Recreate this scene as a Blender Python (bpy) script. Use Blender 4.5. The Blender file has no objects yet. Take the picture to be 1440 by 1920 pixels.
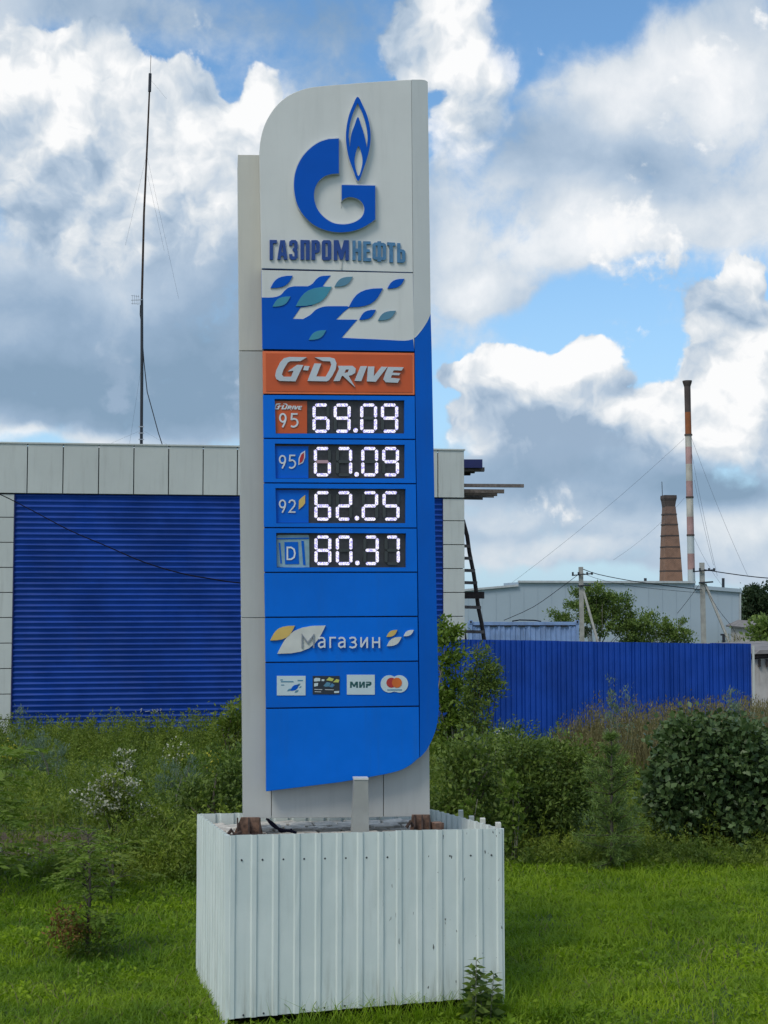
import bpy, math, random
import numpy as np
from mathutils import Vector, Matrix
from mathutils.geometry import tessellate_polygon

R = math.radians
rng = np.random.default_rng(7)
random.seed(7)
sc = bpy.context.scene
COL = sc.collection

# ------------------------------------------------------------------ camera
CAM_Z = 3.75
FPX = 2500.0                       # focal length in photo pixels (1440 x 1920)
PITCH = math.atan(150 / FPX)
cam_data = bpy.data.cameras.new('camera')
cam_data.sensor_fit = 'VERTICAL'
cam_data.sensor_height = 24.0
cam_data.lens = 24.0 * FPX / 1920.0
cam_data.clip_start = 0.1
cam_data.clip_end = 9000
cam = bpy.data.objects.new('camera', cam_data)
cam.location = (0, 0, CAM_Z)
cam.rotation_euler = (math.pi / 2 + PITCH, 0, 0)
COL.objects.link(cam)
sc.camera = cam

def ray(px, py):
    x = (px - 720) / FPX
    y = (960 - py) / FPX
    c, s = math.cos(PITCH), math.sin(PITCH)
    return Vector((x, c - y * s, s + y * c))

def at(px, py, Y):
    """the point seen at a photo pixel, Y metres ahead of the camera"""
    d = ray(px, py)
    return Vector((0, 0, CAM_Z)) + d * (Y / d.y)

# ------------------------------------------------------------------ world: sky with cumulus
SUN_EL, SUN_AZ = R(52), R(-142)      # azimuth measured from +Y (ahead) towards +X
SUN_DIR = Vector((math.sin(SUN_AZ) * math.cos(SUN_EL), math.cos(SUN_AZ) * math.cos(SUN_EL), math.sin(SUN_EL)))
world = bpy.data.worlds.new('World')
sc.world = world
world.use_nodes = True
wt = world.node_tree
wt.nodes.clear()
WN, WL = wt.nodes, wt.links

def setin(sock, v, links):
    if isinstance(v, bpy.types.NodeSocket):
        links.new(v, sock)
    elif v is not None:
        sock.default_value = v

class NB:
    """tiny node-building helper"""
    def __init__(s, tree):
        s.t, s.n, s.l = tree, tree.nodes, tree.links
    def node(s, kind, **kw):
        n = s.n.new(kind)
        for k, v in kw.items():
            setattr(n, k, v)
        return n
    def math(s, op, a, b=None, c=None, clamp=False):
        n = s.node('ShaderNodeMath', operation=op, use_clamp=clamp)
        setin(n.inputs[0], a, s.l)
        if b is not None: setin(n.inputs[1], b, s.l)
        if c is not None: setin(n.inputs[2], c, s.l)
        return n.outputs[0]
    def vec(s, op, a, b=None, c=None, scale=None):
        n = s.node('ShaderNodeVectorMath', operation=op)
        setin(n.inputs[0], a, s.l)
        if b is not None: setin(n.inputs[1], b, s.l)
        if c is not None: setin(n.inputs[2], c, s.l)
        if scale is not None: setin(n.inputs['Scale'], scale, s.l)
        return n.outputs['Value'] if op in ('LENGTH', 'DISTANCE', 'DOT_PRODUCT') else n.outputs[0]
    def noise(s, v, scale, detail=5, rough=0.5, lac=2.0, dist=0.0, color=False, dim='3D'):
        n = s.node('ShaderNodeTexNoise', noise_dimensions=dim)
        if v is not None: setin(n.inputs['Vector'], v, s.l)
        n.inputs['Scale'].default_value = scale
        n.inputs['Detail'].default_value = detail
        n.inputs['Roughness'].default_value = rough
        n.inputs['Lacunarity'].default_value = lac
        n.inputs['Distortion'].default_value = dist
        return n.outputs['Color'] if color else n.outputs['Fac']
    def maprange(s, v, a, b, c=0.0, d=1.0, kind='SMOOTHSTEP'):
        n = s.node('ShaderNodeMapRange', interpolation_type=kind, clamp=True) if kind != 'LINEAR' else s.node('ShaderNodeMapRange', clamp=True)
        setin(n.inputs['Value'], v, s.l)
        n.inputs['From Min'].default_value = a; n.inputs['From Max'].default_value = b
        n.inputs['To Min'].default_value = c; n.inputs['To Max'].default_value = d
        return n.outputs['Result']
    def mix(s, f, a, b, blend='MIX'):
        n = s.node('ShaderNodeMix', data_type='RGBA', blend_type=blend)
        setin(n.inputs['Factor'], f, s.l)
        setin(n.inputs['A'], a, s.l)
        setin(n.inputs['B'], b, s.l)
        return n.outputs['Result']

W = NB(wt)
out = W.node('ShaderNodeOutputWorld')
bg = W.node('ShaderNodeBackground')
bg.inputs['Strength'].default_value = 0.1
WL.new(bg.outputs[0], out.inputs['Surface'])
sky = W.node('ShaderNodeTexSky', sky_type='NISHITA', sun_disc=False)
sky.sun_elevation = SUN_EL
sky.sun_rotation = SUN_AZ
sky.altitude = 200
sky.air_density = 1.0
sky.dust_density = 0.6
sky.ozone_density = 1.6
tc = W.node('ShaderNodeTexCoord')
D = W.vec('NORMALIZE', tc.outputs['Generated'])

def warp(v, amt, scale, detail):
    c = W.noise(v, scale, detail, 0.55, color=True)
    c = W.vec('SUBTRACT', c, (0.5, 0.5, 0.5))
    return W.vec('ADD', v, W.vec('SCALE', c, scale=amt))

def blobs(v, lst):
    tot = None
    for (cx, cy, rx, ry, w) in lst:
        c = ray(cx, cy).normalized()
        sx, sz = FPX / rx, FPX / ry
        s = Vector((sx, sx * 0.5, sz))
        m = W.vec('MULTIPLY_ADD', v, tuple(s), tuple(-Vector((c.x * s.x, c.y * s.y, c.z * s.z))))
        ln = W.vec('LENGTH', m)
        f = W.maprange(ln, 1.25, 0.25, 0.0, w)
        tot = f if tot is None else W.math('ADD', tot, f)
    return tot

CRISP = [(10,150,120,100,1),(60,190,150,110,1),(190,120,100,70,1),(110,280,230,150,1),(345,195,75,75,1),(330,330,200,150,1),(490,205,52,65,1),(430,290,110,90,.9),
         (470,330,110,120,.9),(230,430,230,120,.7),(90,440,150,100,.7),
         (820,40,110,90,1),(880,150,80,80,.9),(770,90,60,70,.7),(880,235,90,70,.8),
         (880,705,65,28,1),(990,690,110,42,1),(1110,680,50,42,1),(1010,750,150,60,.9),(1130,750,60,60,.8),(900,800,90,70,.8),(1050,830,150,60,.7),
         (1405,510,50,40,1),(1345,580,70,70,.9),(1430,640,80,100,1),(1330,690,80,70,.8),(1240,780,70,50,1),(1350,770,110,90,1),(1290,850,120,60,.8),(1430,800,90,100,.9)]
SOFT = [(1000,420,260,150,.7),(1350,340,160,120,.6),(1150,1040,420,60,.6),(100,60,300,90,.55),(1150,260,260,120,.7),(1000,480,230,90,.6),(1330,200,160,200,.8),(860,430,80,200,.7),(1180,1000,400,90,.7),(1260,180,230,110,.9),(1370,300,150,150,.9),(1060,170,140,90,.7),(1010,250,150,70,.7),(920,330,150,130,.8),(930,470,130,100,.8),
        (1120,370,110,110,.8),(1230,440,150,45,.8),(930,550,110,50,.7),(1400,60,120,90,.7),
        (180,600,420,230,1.2),(250,760,420,90,1.2),(400,520,260,160,1),(330,30,420,60,.55),(640,120,120,150,.5),(650,500,200,300,.8),
        (860,860,200,120,.8),(1040,930,300,90,.9),(1000,1040,300,60,.8),(1350,960,200,120,.9),(1380,1060,200,60,.8),(1150,860,160,80,.7)]
DARK = [(160,680,420,110,.9),(260,750,420,80,1.0),(420,600,180,200,.7),(1000,800,90,40,.9),(1080,860,170,55,.9),(880,770,70,60,.5),(1390,575,60,45,.6),
        (640,60,180,160,.8),(330,10,400,60,.7),(640,500,200,300,.5),(1200,930,250,55,.9),(950,900,150,55,.8),(1330,900,130,60,.8),(1000,260,140,60,.45),(1130,300,140,60,.4),(900,480,100,60,.35),
        (1280,330,180,70,.4),(60,560,160,60,.5),(850,690,60,60,.4),(1360,900,160,60,.5)]
BRIGHT = [(120,150,200,90,.8),(490,230,70,90,.9),(400,330,130,110,.6),(1000,480,220,70,.7),(900,560,120,40,.5),(1380,980,120,50,.7),(880,1050,120,40,.6),(1330,840,130,50,.5),(480,220,60,60,.6),(820,60,120,90,.6),(1000,690,170,45,1.1),(1400,520,60,50,.7),(1290,770,130,70,1.0),(1400,700,90,110,.9),(120,828,230,22,1.3),(1120,680,60,60,.5),
          (1270,170,230,100,.85),(1380,310,120,120,.8),(1130,400,130,60,.7),(930,440,120,120,.6),(1050,150,120,60,.5),(880,300,110,130,.4),(1230,440,120,40,.5),(1060,1020,160,30,.7),(930,960,80,30,.4),(900,800,60,60,.5)]
Dw = warp(warp(D, 0.050, 9.0, 3), 0.016, 40.0, 4)
Ds = warp(D, 0.06, 6.0, 5)
# elsewhere in the sky the same kind of broken cloud goes on
SOFTEN = [(230,560,420,170,1.2),(420,430,180,130,1),(900,330,180,150,1),(940,120,60,160,.7),(980,860,250,60,1),(1330,920,220,70,1),(700,300,60,300,.6),(60,420,120,160,.8)]
away = W.maprange(W.vec('DOT_PRODUCT', D, tuple(ray(720, 760).normalized())), math.cos(R(26)), math.cos(R(20)), 1.0, 0.0)
Dflat = W.vec('MULTIPLY', D, (1, 1, 1.6))
gen = W.maprange(W.noise(Dflat, 2.6, 7, 0.55), 0.44, 0.60, 0.0, 0.95)
gen2 = W.noise(W.vec('ADD', D, (3.1, 1.7, 5.3)), 2.2, 4, 0.5)
def billow(v):
    vo = W.node('ShaderNodeTexVoronoi', feature='F1', normalize=True)
    setin(vo.inputs['Vector'], v, WL)
    vo.inputs['Scale'].default_value = 20.0
    vo.inputs['Detail'].default_value = 3.0
    vo.inputs['Roughness'].default_value = 0.55
    puff = W.math('SUBTRACT', 1.0, W.math('MULTIPLY', vo.outputs['Distance'], 1.25))
    return W.math('ADD', W.math('MULTIPLY', W.noise(v, 11.0, 8, 0.55), 0.62), W.math('MULTIPLY', puff, 0.38))
Db = warp(Dw, 0.012, 30.0, 3)
n_big = billow(Db)
n_sun = billow(W.vec('ADD', Db, tuple(Vector((-0.008, 0.0, 0.013)))))
fine = W.noise(D, 60.0, 6, 0.6)
mask = W.math('ADD', blobs(Dw, CRISP), W.math('MULTIPLY', away, gen))
F = W.math('ADD', W.math('MULTIPLY', W.math('MINIMUM', mask, 1.1), 0.9), W.math('ADD', W.math('MULTIPLY', W.math('SUBTRACT', n_big, 0.5), 2.7), W.math('MULTIPLY', W.math('SUBTRACT', fine, 0.5), 0.55)))
a_crisp = W.maprange(F, 0.34, 0.56)
sf = W.math('MINIMUM', blobs(D, SOFTEN), 1.0)
a_crisp = W.math('ADD', W.math('MULTIPLY', a_crisp, W.math('SUBTRACT', 1.0, sf)), W.math('MULTIPLY', W.maprange(F, 0.15, 1.05), sf))
relief = W.math('MULTIPLY', W.math('SUBTRACT', n_big, n_sun), 3.6)
n_soft = W.noise(Ds, 10.0, 8, 0.58)
smask = W.math('ADD', blobs(Ds, SOFT), W.math('MULTIPLY', away, 0.45))
Fs = W.math('ADD', W.math('MULTIPLY', W.math('MINIMUM', smask, 1.2), 0.85), W.math('ADD', W.math('MULTIPLY', W.math('SUBTRACT', n_soft, 0.5), 2.9), W.math('MULTIPLY', W.math('SUBTRACT', fine, 0.5), 0.4)))
a_soft = W.maprange(Fs, 0.10, 0.85, 0.0, 0.95)
dark = W.math('ADD', blobs(Ds, DARK), W.math('MULTIPLY', away, W.maprange(gen2, 0.4, 0.62, 0.0, 0.8)))
bright = W.math('ADD', blobs(Dw, BRIGHT), W.math('MULTIPLY', away, 0.25))
# light of the cloud: 0 = blue-grey underside, 1 = sunlit white
lum_c = W.math('ADD', W.math('ADD', 0.68, relief), W.math('MULTIPLY', bright, 0.42))
lum_c = W.math('SUBTRACT', lum_c, W.math('MULTIPLY', dark, 0.50))
lum_c = W.math('ADD', lum_c, W.math('MULTIPLY', W.math('SUBTRACT', fine, 0.5), 0.12))
lum_c = W.math('SUBTRACT', lum_c, W.maprange(F, 0.7, 1.4, 0.0, 0.12))
lum_c = W.math('MAXIMUM', lum_c, 0.26)
lum_s = W.math('ADD', 0.55, W.math('MULTIPLY', W.math('SUBTRACT', n_soft, 0.5), 1.2))
lum_s = W.math('ADD', lum_s, W.math('MULTIPLY', bright, 0.35))
lum_s = W.math('SUBTRACT', lum_s, W.math('MULTIPLY', dark, 0.36))
def ramp(v):
    n = W.node('ShaderNodeValToRGB')
    setin(n.inputs[0], v, WL)
    e = n.color_ramp.elements
    cols = [(0.0, (0.21, 0.31, 0.43)), (0.25, (0.285, 0.390, 0.525)), (0.5, (0.430, 0.525, 0.640)), (0.75, (0.640, 0.690, 0.740)), (1.0, (0.88, 0.885, 0.89))]
    e[0].position, e[1].position = 0.0, 1.0
    e[0].color = (*cols[0][1], 1); e[1].color = (*cols[-1][1], 1)
    for p, c in cols[1:-1]:
        k = e.new(p); k.color = (*c, 1)
    return n.outputs[0]
CS = 9.0        # cloud radiance over the background strength of 0.1
csoft = W.vec('SCALE', ramp(lum_s), scale=CS)
ccrisp = W.vec('SCALE', ramp(lum_c), scale=CS)
base = W.mix(1.0, sky.outputs[0], (1.0, 1.33, 1.46, 1), 'MULTIPLY')
sepd = W.node('ShaderNodeSeparateXYZ'); WL.new(D, sepd.inputs[0])
base = W.mix(W.maprange(sepd.outputs['Z'], 0.36, 0.0, 0.0, 0.75), base, (3.4, 4.9, 6.6, 1))
c1 = W.mix(a_soft, base, csoft)
c2 = W.mix(a_crisp, c1, ccrisp)
WL.new(c2, bg.inputs['Color'])
world.cycles.sampling_method = 'MANUAL'
world.cycles.sample_map_resolution = 512

# ------------------------------------------------------------------ sun
sun_data = bpy.data.lights.new('sun', 'SUN')
sun_data.energy = 1.5
sun_data.angle = R(22)
sun_data.color = (1.0, 0.94, 0.84)
sun = bpy.data.objects.new('sun', sun_data)
sun.rotation_euler = (-SUN_DIR).to_track_quat('-Z', 'Y').to_euler()
COL.objects.link(sun)

vs = sc.view_settings
vs.view_transform = 'Standard'
vs.look = 'None'
vs.exposure = 0.30
vs.gamma = 1.0
vs.use_curve_mapping = False

# ================================================================== materials
def new_mat(name):
    m = bpy.data.materials.new(name)
    m.use_nodes = True
    t = m.node_tree
    b = t.nodes['Principled BSDF']
    return m, NB(t), b

def mat(name, color, rough=0.6, metal=0.0, var=0.12, scale=3.0, bump=0.0, bscale=40.0, spec=0.5, dirt=None, dirt_amt=0.0, streak=False):
    """painted / plain surface with uneven tone, optional streaks of dirt and fine relief"""
    m, n, b = new_mat(name)
    geo = n.node('ShaderNodeNewGeometry').outputs['Position']
    c = (*color, 1)
    dark = tuple(x * (1 - var) for x in color) + (1,)
    light = tuple(min(1, x * (1 + var * 0.6)) for x in color) + (1,)
    f = n.noise(geo, scale, 6, 0.6)
    col = n.mix(n.maprange(f, 0.3, 0.7), dark, light)
    if dirt:
        v = n.vec('MULTIPLY', geo, (9.0, 9.0, 0.7)) if streak else geo
        g = n.noise(v, 1.0 if streak else scale * 2.3, 8, 0.65)
        col = n.mix(n.math('MULTIPLY', n.maprange(g, 0.48, 0.78), dirt_amt), col, (*dirt, 1))
    n.l.new(col, b.inputs['Base Color'])
    r = n.maprange(n.noise(geo, scale * 4, 5, 0.6), 0.3, 0.7, max(0, rough - 0.08), min(1, rough + 0.1), 'LINEAR')
    n.l.new(r, b.inputs['Roughness'])
    b.inputs['Metallic'].default_value = metal
    b.inputs['Specular IOR Level'].default_value = spec
    if bump:
        bn = n.node('ShaderNodeBump')
        bn.inputs['Strength'].default_value = bump
        bn.inputs['Distance'].default_value = 0.01
        n.l.new(n.noise(geo, bscale, 6, 0.6), bn.inputs['Height'])
        n.l.new(bn.outputs[0], b.inputs['Normal'])
    return m

def leaf_mat(name, c0, c1, rough=0.55, trans=0.35, patch=0.0):
    m, n, b = new_mat(name)
    at_ = n.node('ShaderNodeAttribute', attribute_name='tint')
    f = at_.outputs['Fac']
    if patch:
        geo = n.node('ShaderNodeNewGeometry').outputs['Position']
        f = n.math('ADD', n.math('MULTIPLY', f, 1 - patch), n.math('MULTIPLY', n.maprange(n.noise(geo, 0.9, 4, 0.55), 0.35, 0.65), patch))
    col = n.mix(f, (*c0, 1), (*c1, 1))
    n.l.new(col, b.inputs['Base Color'])
    b.inputs['Roughness'].default_value = rough
    b.inputs['Specular IOR Level'].default_value = 0.25
    tr = n.node('ShaderNodeBsdfTranslucent')
    n.l.new(n.mix(1.0, col, (1.15, 1.25, 0.7, 1), 'MULTIPLY'), tr.inputs['Color'])
    ms = n.node('ShaderNodeMixShader')
    ms.inputs[0].default_value = trans
    n.l.new(b.outputs[0], ms.inputs[1]); n.l.new(tr.outputs[0], ms.inputs[2])
    n.l.new(ms.outputs[0], n.n['Material Output'].inputs['Surface'])
    return m

# ================================================================== object helpers
def tag(o, label=None, cat=None, group=None, kind=None):
    if label: o['label'] = label
    if cat: o['category'] = cat
    if group: o['group'] = group
    if kind: o['kind'] = kind
    return o

def empty(name, loc, label, cat, group=None):
    o = bpy.data.objects.new(name, None)
    o.location = loc
    o.empty_display_size = 0.2
    COL.objects.link(o)
    return tag(o, label, cat, group)

def origin_of(p):
    v = Vector((0, 0, 0))
    while p is not None:
        v += p.location; p = p.parent
    return v

def obj(name, verts, faces, mats, parent=None, fm=None, smooth=False, local=False, bevel=0.0):
    """one mesh object; verts in world coordinates unless local"""
    o0 = Vector((0, 0, 0)) if local else origin_of(parent)
    me = bpy.data.meshes.new(name)
    me.from_pydata([tuple(Vector(v) - o0) for v in verts], [], faces)
    if not isinstance(mats, (list, tuple)): mats = [mats]
    for m in mats: me.materials.append(m)
    if fm is not None: me.polygons.foreach_set('material_index', fm)
    if smooth: me.polygons.foreach_set('use_smooth', [True] * len(me.polygons))
    me.update()
    o = bpy.data.objects.new(name, me)
    COL.objects.link(o)
    if parent is not None: o.parent = parent
    if bevel:
        md = o.modifiers.new('bevel', 'BEVEL'); md.width = bevel; md.segments = 2; md.limit_method = 'ANGLE'
    return o

def share(o, loc, parent, name=None, rot=None):
    c = o.copy()
    if name: c.name = name
    COL.objects.link(c); c.parent = parent; c.location = loc
    if rot: c.rotation_euler = rot
    return c

BOXF = [(0, 3, 2, 1), (4, 5, 6, 7), (0, 1, 5, 4), (1, 2, 6, 5), (2, 3, 7, 6), (3, 0, 4, 7)]
def box_vf(c, s, ang=0.0):
    """box centred at c, size s, turned about z"""
    ca, sa = math.cos(ang), math.sin(ang)
    v = []
    for dz in (-.5, .5):
        for dx, dy in ((-.5, -.5), (.5, -.5), (.5, .5), (-.5, .5)):
            x, y = dx * s[0], dy * s[1]
            v.append(Vector((c[0] + x * ca - y * sa, c[1] + x * sa + y * ca, c[2] + dz * s[2])))
    return v, list(BOXF)

def bar_vf(a, b, w, h=None):
    """square bar from a to b"""
    a, b = Vector(a), Vector(b)
    h = h or w
    d = (b - a).normalized()
    up = Vector((0, 0, 1)) if abs(d.z) < 0.9 else Vector((1, 0, 0))
    s = d.cross(up).normalized(); u = s.cross(d)
    v = []
    for p in (a, b):
        for i, j in ((-1, -1), (1, -1), (1, 1), (-1, 1)):
            v.append(p + s * (i * w / 2) + u * (j * h / 2))
    return v, list(BOXF)

def join(parts):
    V, F = [], []
    for v, f in parts:
        k = len(V); V += list(v); F += [tuple(i + k for i in q) for q in f]
    return V, F

def tube_vf(pts, rad, seg=8, cap=True):
    pts = [Vector(p) for p in pts]
    n = len(pts)
    rads = rad if isinstance(rad, (list, tuple)) else [rad] * n
    V, F = [], []
    ref = None
    for i, p in enumerate(pts):
        d = (pts[min(i + 1, n - 1)] - pts[max(i - 1, 0)]).normalized()
        if ref is None:
            ref = Vector((1, 0, 0)) if abs(d.x) < 0.9 else Vector((0, 1, 0))
        s = (ref - d * ref.dot(d)).normalized(); ref = s
        u = d.cross(s)
        for k in range(seg):
            a = 2 * math.pi * k / seg
            V.append(p + (s * math.cos(a) + u * math.sin(a)) * rads[i])
    for i in range(n - 1):
        for k in range(seg):
            k2 = (k + 1) % seg
            F.append((i * seg + k, i * seg + k2, (i + 1) * seg + k2, (i + 1) * seg + k))
    if cap:
        F.append(tuple(range(seg - 1, -1, -1)))
        F.append(tuple((n - 1) * seg + k for k in range(seg)))
    return V, F

def sag(a, b, drop, n=14):
    a, b = Vector(a), Vector(b)
    return [a.lerp(b, i / n) - Vector((0, 0, drop * 4 * (i / n) * (1 - i / n))) for i in range(n + 1)]

class Plane:
    """an upright plane through p, turned by ang; positive off = towards the camera"""
    def __init__(s, p, ang):
        s.p = Vector(p); s.ex = Vector((math.cos(ang), math.sin(ang), 0)); s.n = Vector((math.sin(ang), -math.cos(ang), 0)); s.ang = ang
    def on(s, px, py, off=0.0):
        d = ray(px, py); c = Vector((0, 0, CAM_Z)); q = s.p + s.n * off
        return c + d * ((q - c).dot(s.n) / d.dot(s.n))
    def shape(s, polys, off=0.0, thick=0.02):
        """polys: outline then holes, in photo pixels, traced onto the plane; returns verts, faces, material index (0 face, 1 edge)"""
        loops = [[s.on(p[0], p[1], off(p) if callable(off) else off) for p in q] for q in polys]
        flat = [[Vector(((v - s.p).dot(s.ex), v.z, 0)) for v in l] for l in loops]
        tris = tessellate_polygon(flat)
        V = [v for l in loops for v in l]
        n = len(V)
        F, fm = [], []
        fl = [v for l in flat for v in l]
        for t in tris:
            a, b, c = (fl[i] for i in t)
            if (b - a).cross(c - a).z < 0: t = (t[0], t[2], t[1])
            F.append(tuple(t)); fm.append(0)
            F.append((t[2] + n, t[1] + n, t[0] + n)); fm.append(1)
        V = V + [v - s.n * thick for v in V]
        k = 0
        for li, l in enumerate(flat):
            m = len(l)
            area = sum(l[i].x * l[(i + 1) % m].y - l[(i + 1) % m].x * l[i].y for i in range(m))
            flip = (area < 0) if li == 0 else (area > 0)
            for i in range(m):
                a, b = k + i, k + (i + 1) % m
                F.append((a, a + n, b + n, b) if not flip else (b, b + n, a + n, a)); fm.append(1)
            k += m
        return V, F, fm
    def part(s, name, polys, mats, parent, off=0.0, thick=0.02, bevel=0.0):
        if not isinstance(polys[0][0], (list, tuple)): polys = [polys]
        V, F, fm = s.shape(polys, off, thick)
        if not isinstance(mats, (list, tuple)): mats = [mats, mats]
        return obj(name, V, F, mats, parent, fm, bevel=bevel)

def smoothpoly(pts, n=5, closed=True):
    """Catmull-Rom through the points"""
    m = len(pts); out = []
    for i in range(m if closed else m - 1):
        p0, p1, p2, p3 = (pts[(i + k) % m] if closed else pts[max(0, min(m - 1, i + k))] for k in (-1, 0, 1, 2))
        for j in range(n):
            t = j / n
            out.append(tuple(0.5 * ((2 * p1[a]) + (-p0[a] + p2[a]) * t + (2 * p0[a] - 5 * p1[a] + 4 * p2[a] - p3[a]) * t * t + (-p0[a] + 3 * p1[a] - 3 * p2[a] + p3[a]) * t ** 3) for a in (0, 1)))
    if not closed: out.append(pts[-1])
    return out

def stroke(pts, w, closed=False):
    """outline of a pen stroke of width w along pts; returns list of loops"""
    P = [Vector((p[0], p[1])) for p in pts]; n = len(P)
    L, Rr = [], []
    for i in range(n):
        if closed: a, b = P[i - 1], P[(i + 1) % n]
        else: a, b = P[max(i - 1, 0)], P[min(i + 1, n - 1)]
        d1 = (P[i] - a) if (P[i] - a).length > 1e-9 else (b - P[i])
        d2 = (b - P[i]) if (b - P[i]).length > 1e-9 else d1
        d1.normalize(); d2.normalize()
        n1, n2 = Vector((-d1.y, d1.x)), Vector((-d2.y, d2.x))
        m = n1 + n2
        m = m.normalized() if m.length > 1e-6 else n1
        k = min(1.0 / max(0.35, m.dot(n1)), 2.0)
        L.append(tuple(P[i] + m * (w / 2 * k))); Rr.append(tuple(P[i] - m * (w / 2 * k)))
    if closed: 
        def ar(l): return abs(sum(l[i][0] * l[(i + 1) % n][1] - l[(i + 1) % n][0] * l[i][1] for i in range(n)))
        return [L, Rr] if ar(L) > ar(Rr) else [Rr, L]
    return [L + Rr[::-1]]

# ================================================================== vegetation helpers
def fast_mesh(name, verts, tris, tint, mats, parent=None, fm=None):
    me = bpy.data.meshes.new(name)
    o0 = np.array(origin_of(parent)) if parent is not None else np.zeros(3)
    v = (verts - o0).astype(np.float32)
    nt = len(tris)
    me.vertices.add(len(v)); me.vertices.foreach_set('co', v.ravel())
    me.loops.add(nt * 3); me.loops.foreach_set('vertex_index', tris.astype(np.int32).ravel())
    me.polygons.add(nt)
    me.polygons.foreach_set('loop_start', np.arange(0, nt * 3, 3, dtype=np.int32))
    me.polygons.foreach_set('loop_total', np.full(nt, 3, dtype=np.int32))
    if not isinstance(mats, (list, tuple)): mats = [mats]
    for m in mats: me.materials.append(m)
    if fm is not None: me.polygons.foreach_set('material_index', fm.astype(np.int32))
    me.update(calc_edges=True)
    a = me.attributes.new('tint', 'FLOAT', 'FACE')
    a.data.foreach_set('value', tint.astype(np.float32))
    o = bpy.data.objects.new(name, me)
    COL.objects.link(o)
    if parent is not None: o.parent = parent
    return o

def unit(v): return v / np.maximum(np.linalg.norm(v, axis=1, keepdims=True), 1e-9)

def leaves(pos, axis, length, ratio, fold=0.25, tint=None, droop=0.0):
    """folded diamond leaves: 4 verts, 2 tris each"""
    n = len(pos)
    length = np.broadcast_to(length, (n,))[:, None]
    axis = unit(axis)
    rnd = rng.normal(size=(n, 3)); rnd[:, 2] += 0.9
    side = unit(np.cross(axis, rnd)); nor = unit(np.cross(side, axis))
    w = length * ratio * 0.5
    tip = pos + axis * length + nor * (-droop * length)
    mid = pos + axis * length * 0.45
    l = mid + side * w + nor * (fold * w); r = mid - side * w + nor * (fold * w)
    V = np.stack([pos, l, tip, r], 1).reshape(-1, 3)
    b = np.arange(n)[:, None] * 4
    T = np.concatenate([b + [0, 2, 1], b + [0, 3, 2]], 1).reshape(-1, 3)
    if tint is None: tint = rng.random(n)
    return V, T, np.repeat(tint, 2)

def blades(pos, height, width, lean, tint=None, bend=0.6):
    """grass blades: 5 verts, 3 tris"""
    n = len(pos)
    a = rng.random(n) * 2 * np.pi
    d = np.stack([np.cos(a), np.sin(a), np.zeros(n)], 1)
    a2 = a + rng.normal(0, 0.8, n) + np.pi / 2
    s = np.stack([np.cos(a2), np.sin(a2), np.zeros(n)], 1)
    h = height[:, None]; w = width[:, None] / 2; ln = lean[:, None]
    up = np.array([0, 0, 1.0])
    p1 = pos + up * h * 0.55 + d * h * ln * 0.35
    p2 = pos + up * h * (1 - 0.25 * ln) + d * h * ln * (0.35 + bend)
    V = np.stack([pos - s * w, pos + s * w, p1 + s * w * 0.8, p1 - s * w * 0.8, p2], 1).reshape(-1, 3)
    b = np.arange(n)[:, None] * 5
    T = np.concatenate([b + [0, 1, 2], b + [0, 2, 3], b + [3, 2, 4]], 1).reshape(-1, 3)
    if tint is None: tint = rng.random(n)
    return V, T, np.repeat(tint, 3)

def merge(lst):
    V, T, C = [], [], []; k = 0
    for v, t, c in lst:
        V.append(v); T.append(t + k); C.append(c); k += len(v)
    return np.concatenate(V), np.concatenate(T), np.concatenate(C)

def clumps(ells, nclump, nleaf, spread):
    """leaf positions gathered in clumps on and inside the ellipsoids"""
    vol = np.array([e[3] * e[4] * e[5] for e in ells]) ** 0.7; pr = vol / vol.sum()
    which = rng.choice(len(ells), nclump, p=pr)
    E = np.array(ells)[which]
    d = unit(rng.normal(size=(nclump, 3)))
    r = rng.random(nclump) ** 0.4 * (0.82 + 0.3 * rng.random(nclump))
    cc = E[:, :3] + d * E[:, 3:6] * r[:, None]
    k = rng.integers(0, nclump, nleaf)
    sp = spread * (0.6 + 0.8 * rng.random(nclump))[k][:, None]
    pos = cc[k] + rng.normal(size=(nleaf, 3)) * sp * [1, 1, 0.8]
    outw = unit(pos - E[k, :3]) 
    ct = rng.random(nclump)[k]
    return pos, outw, ct

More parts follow.
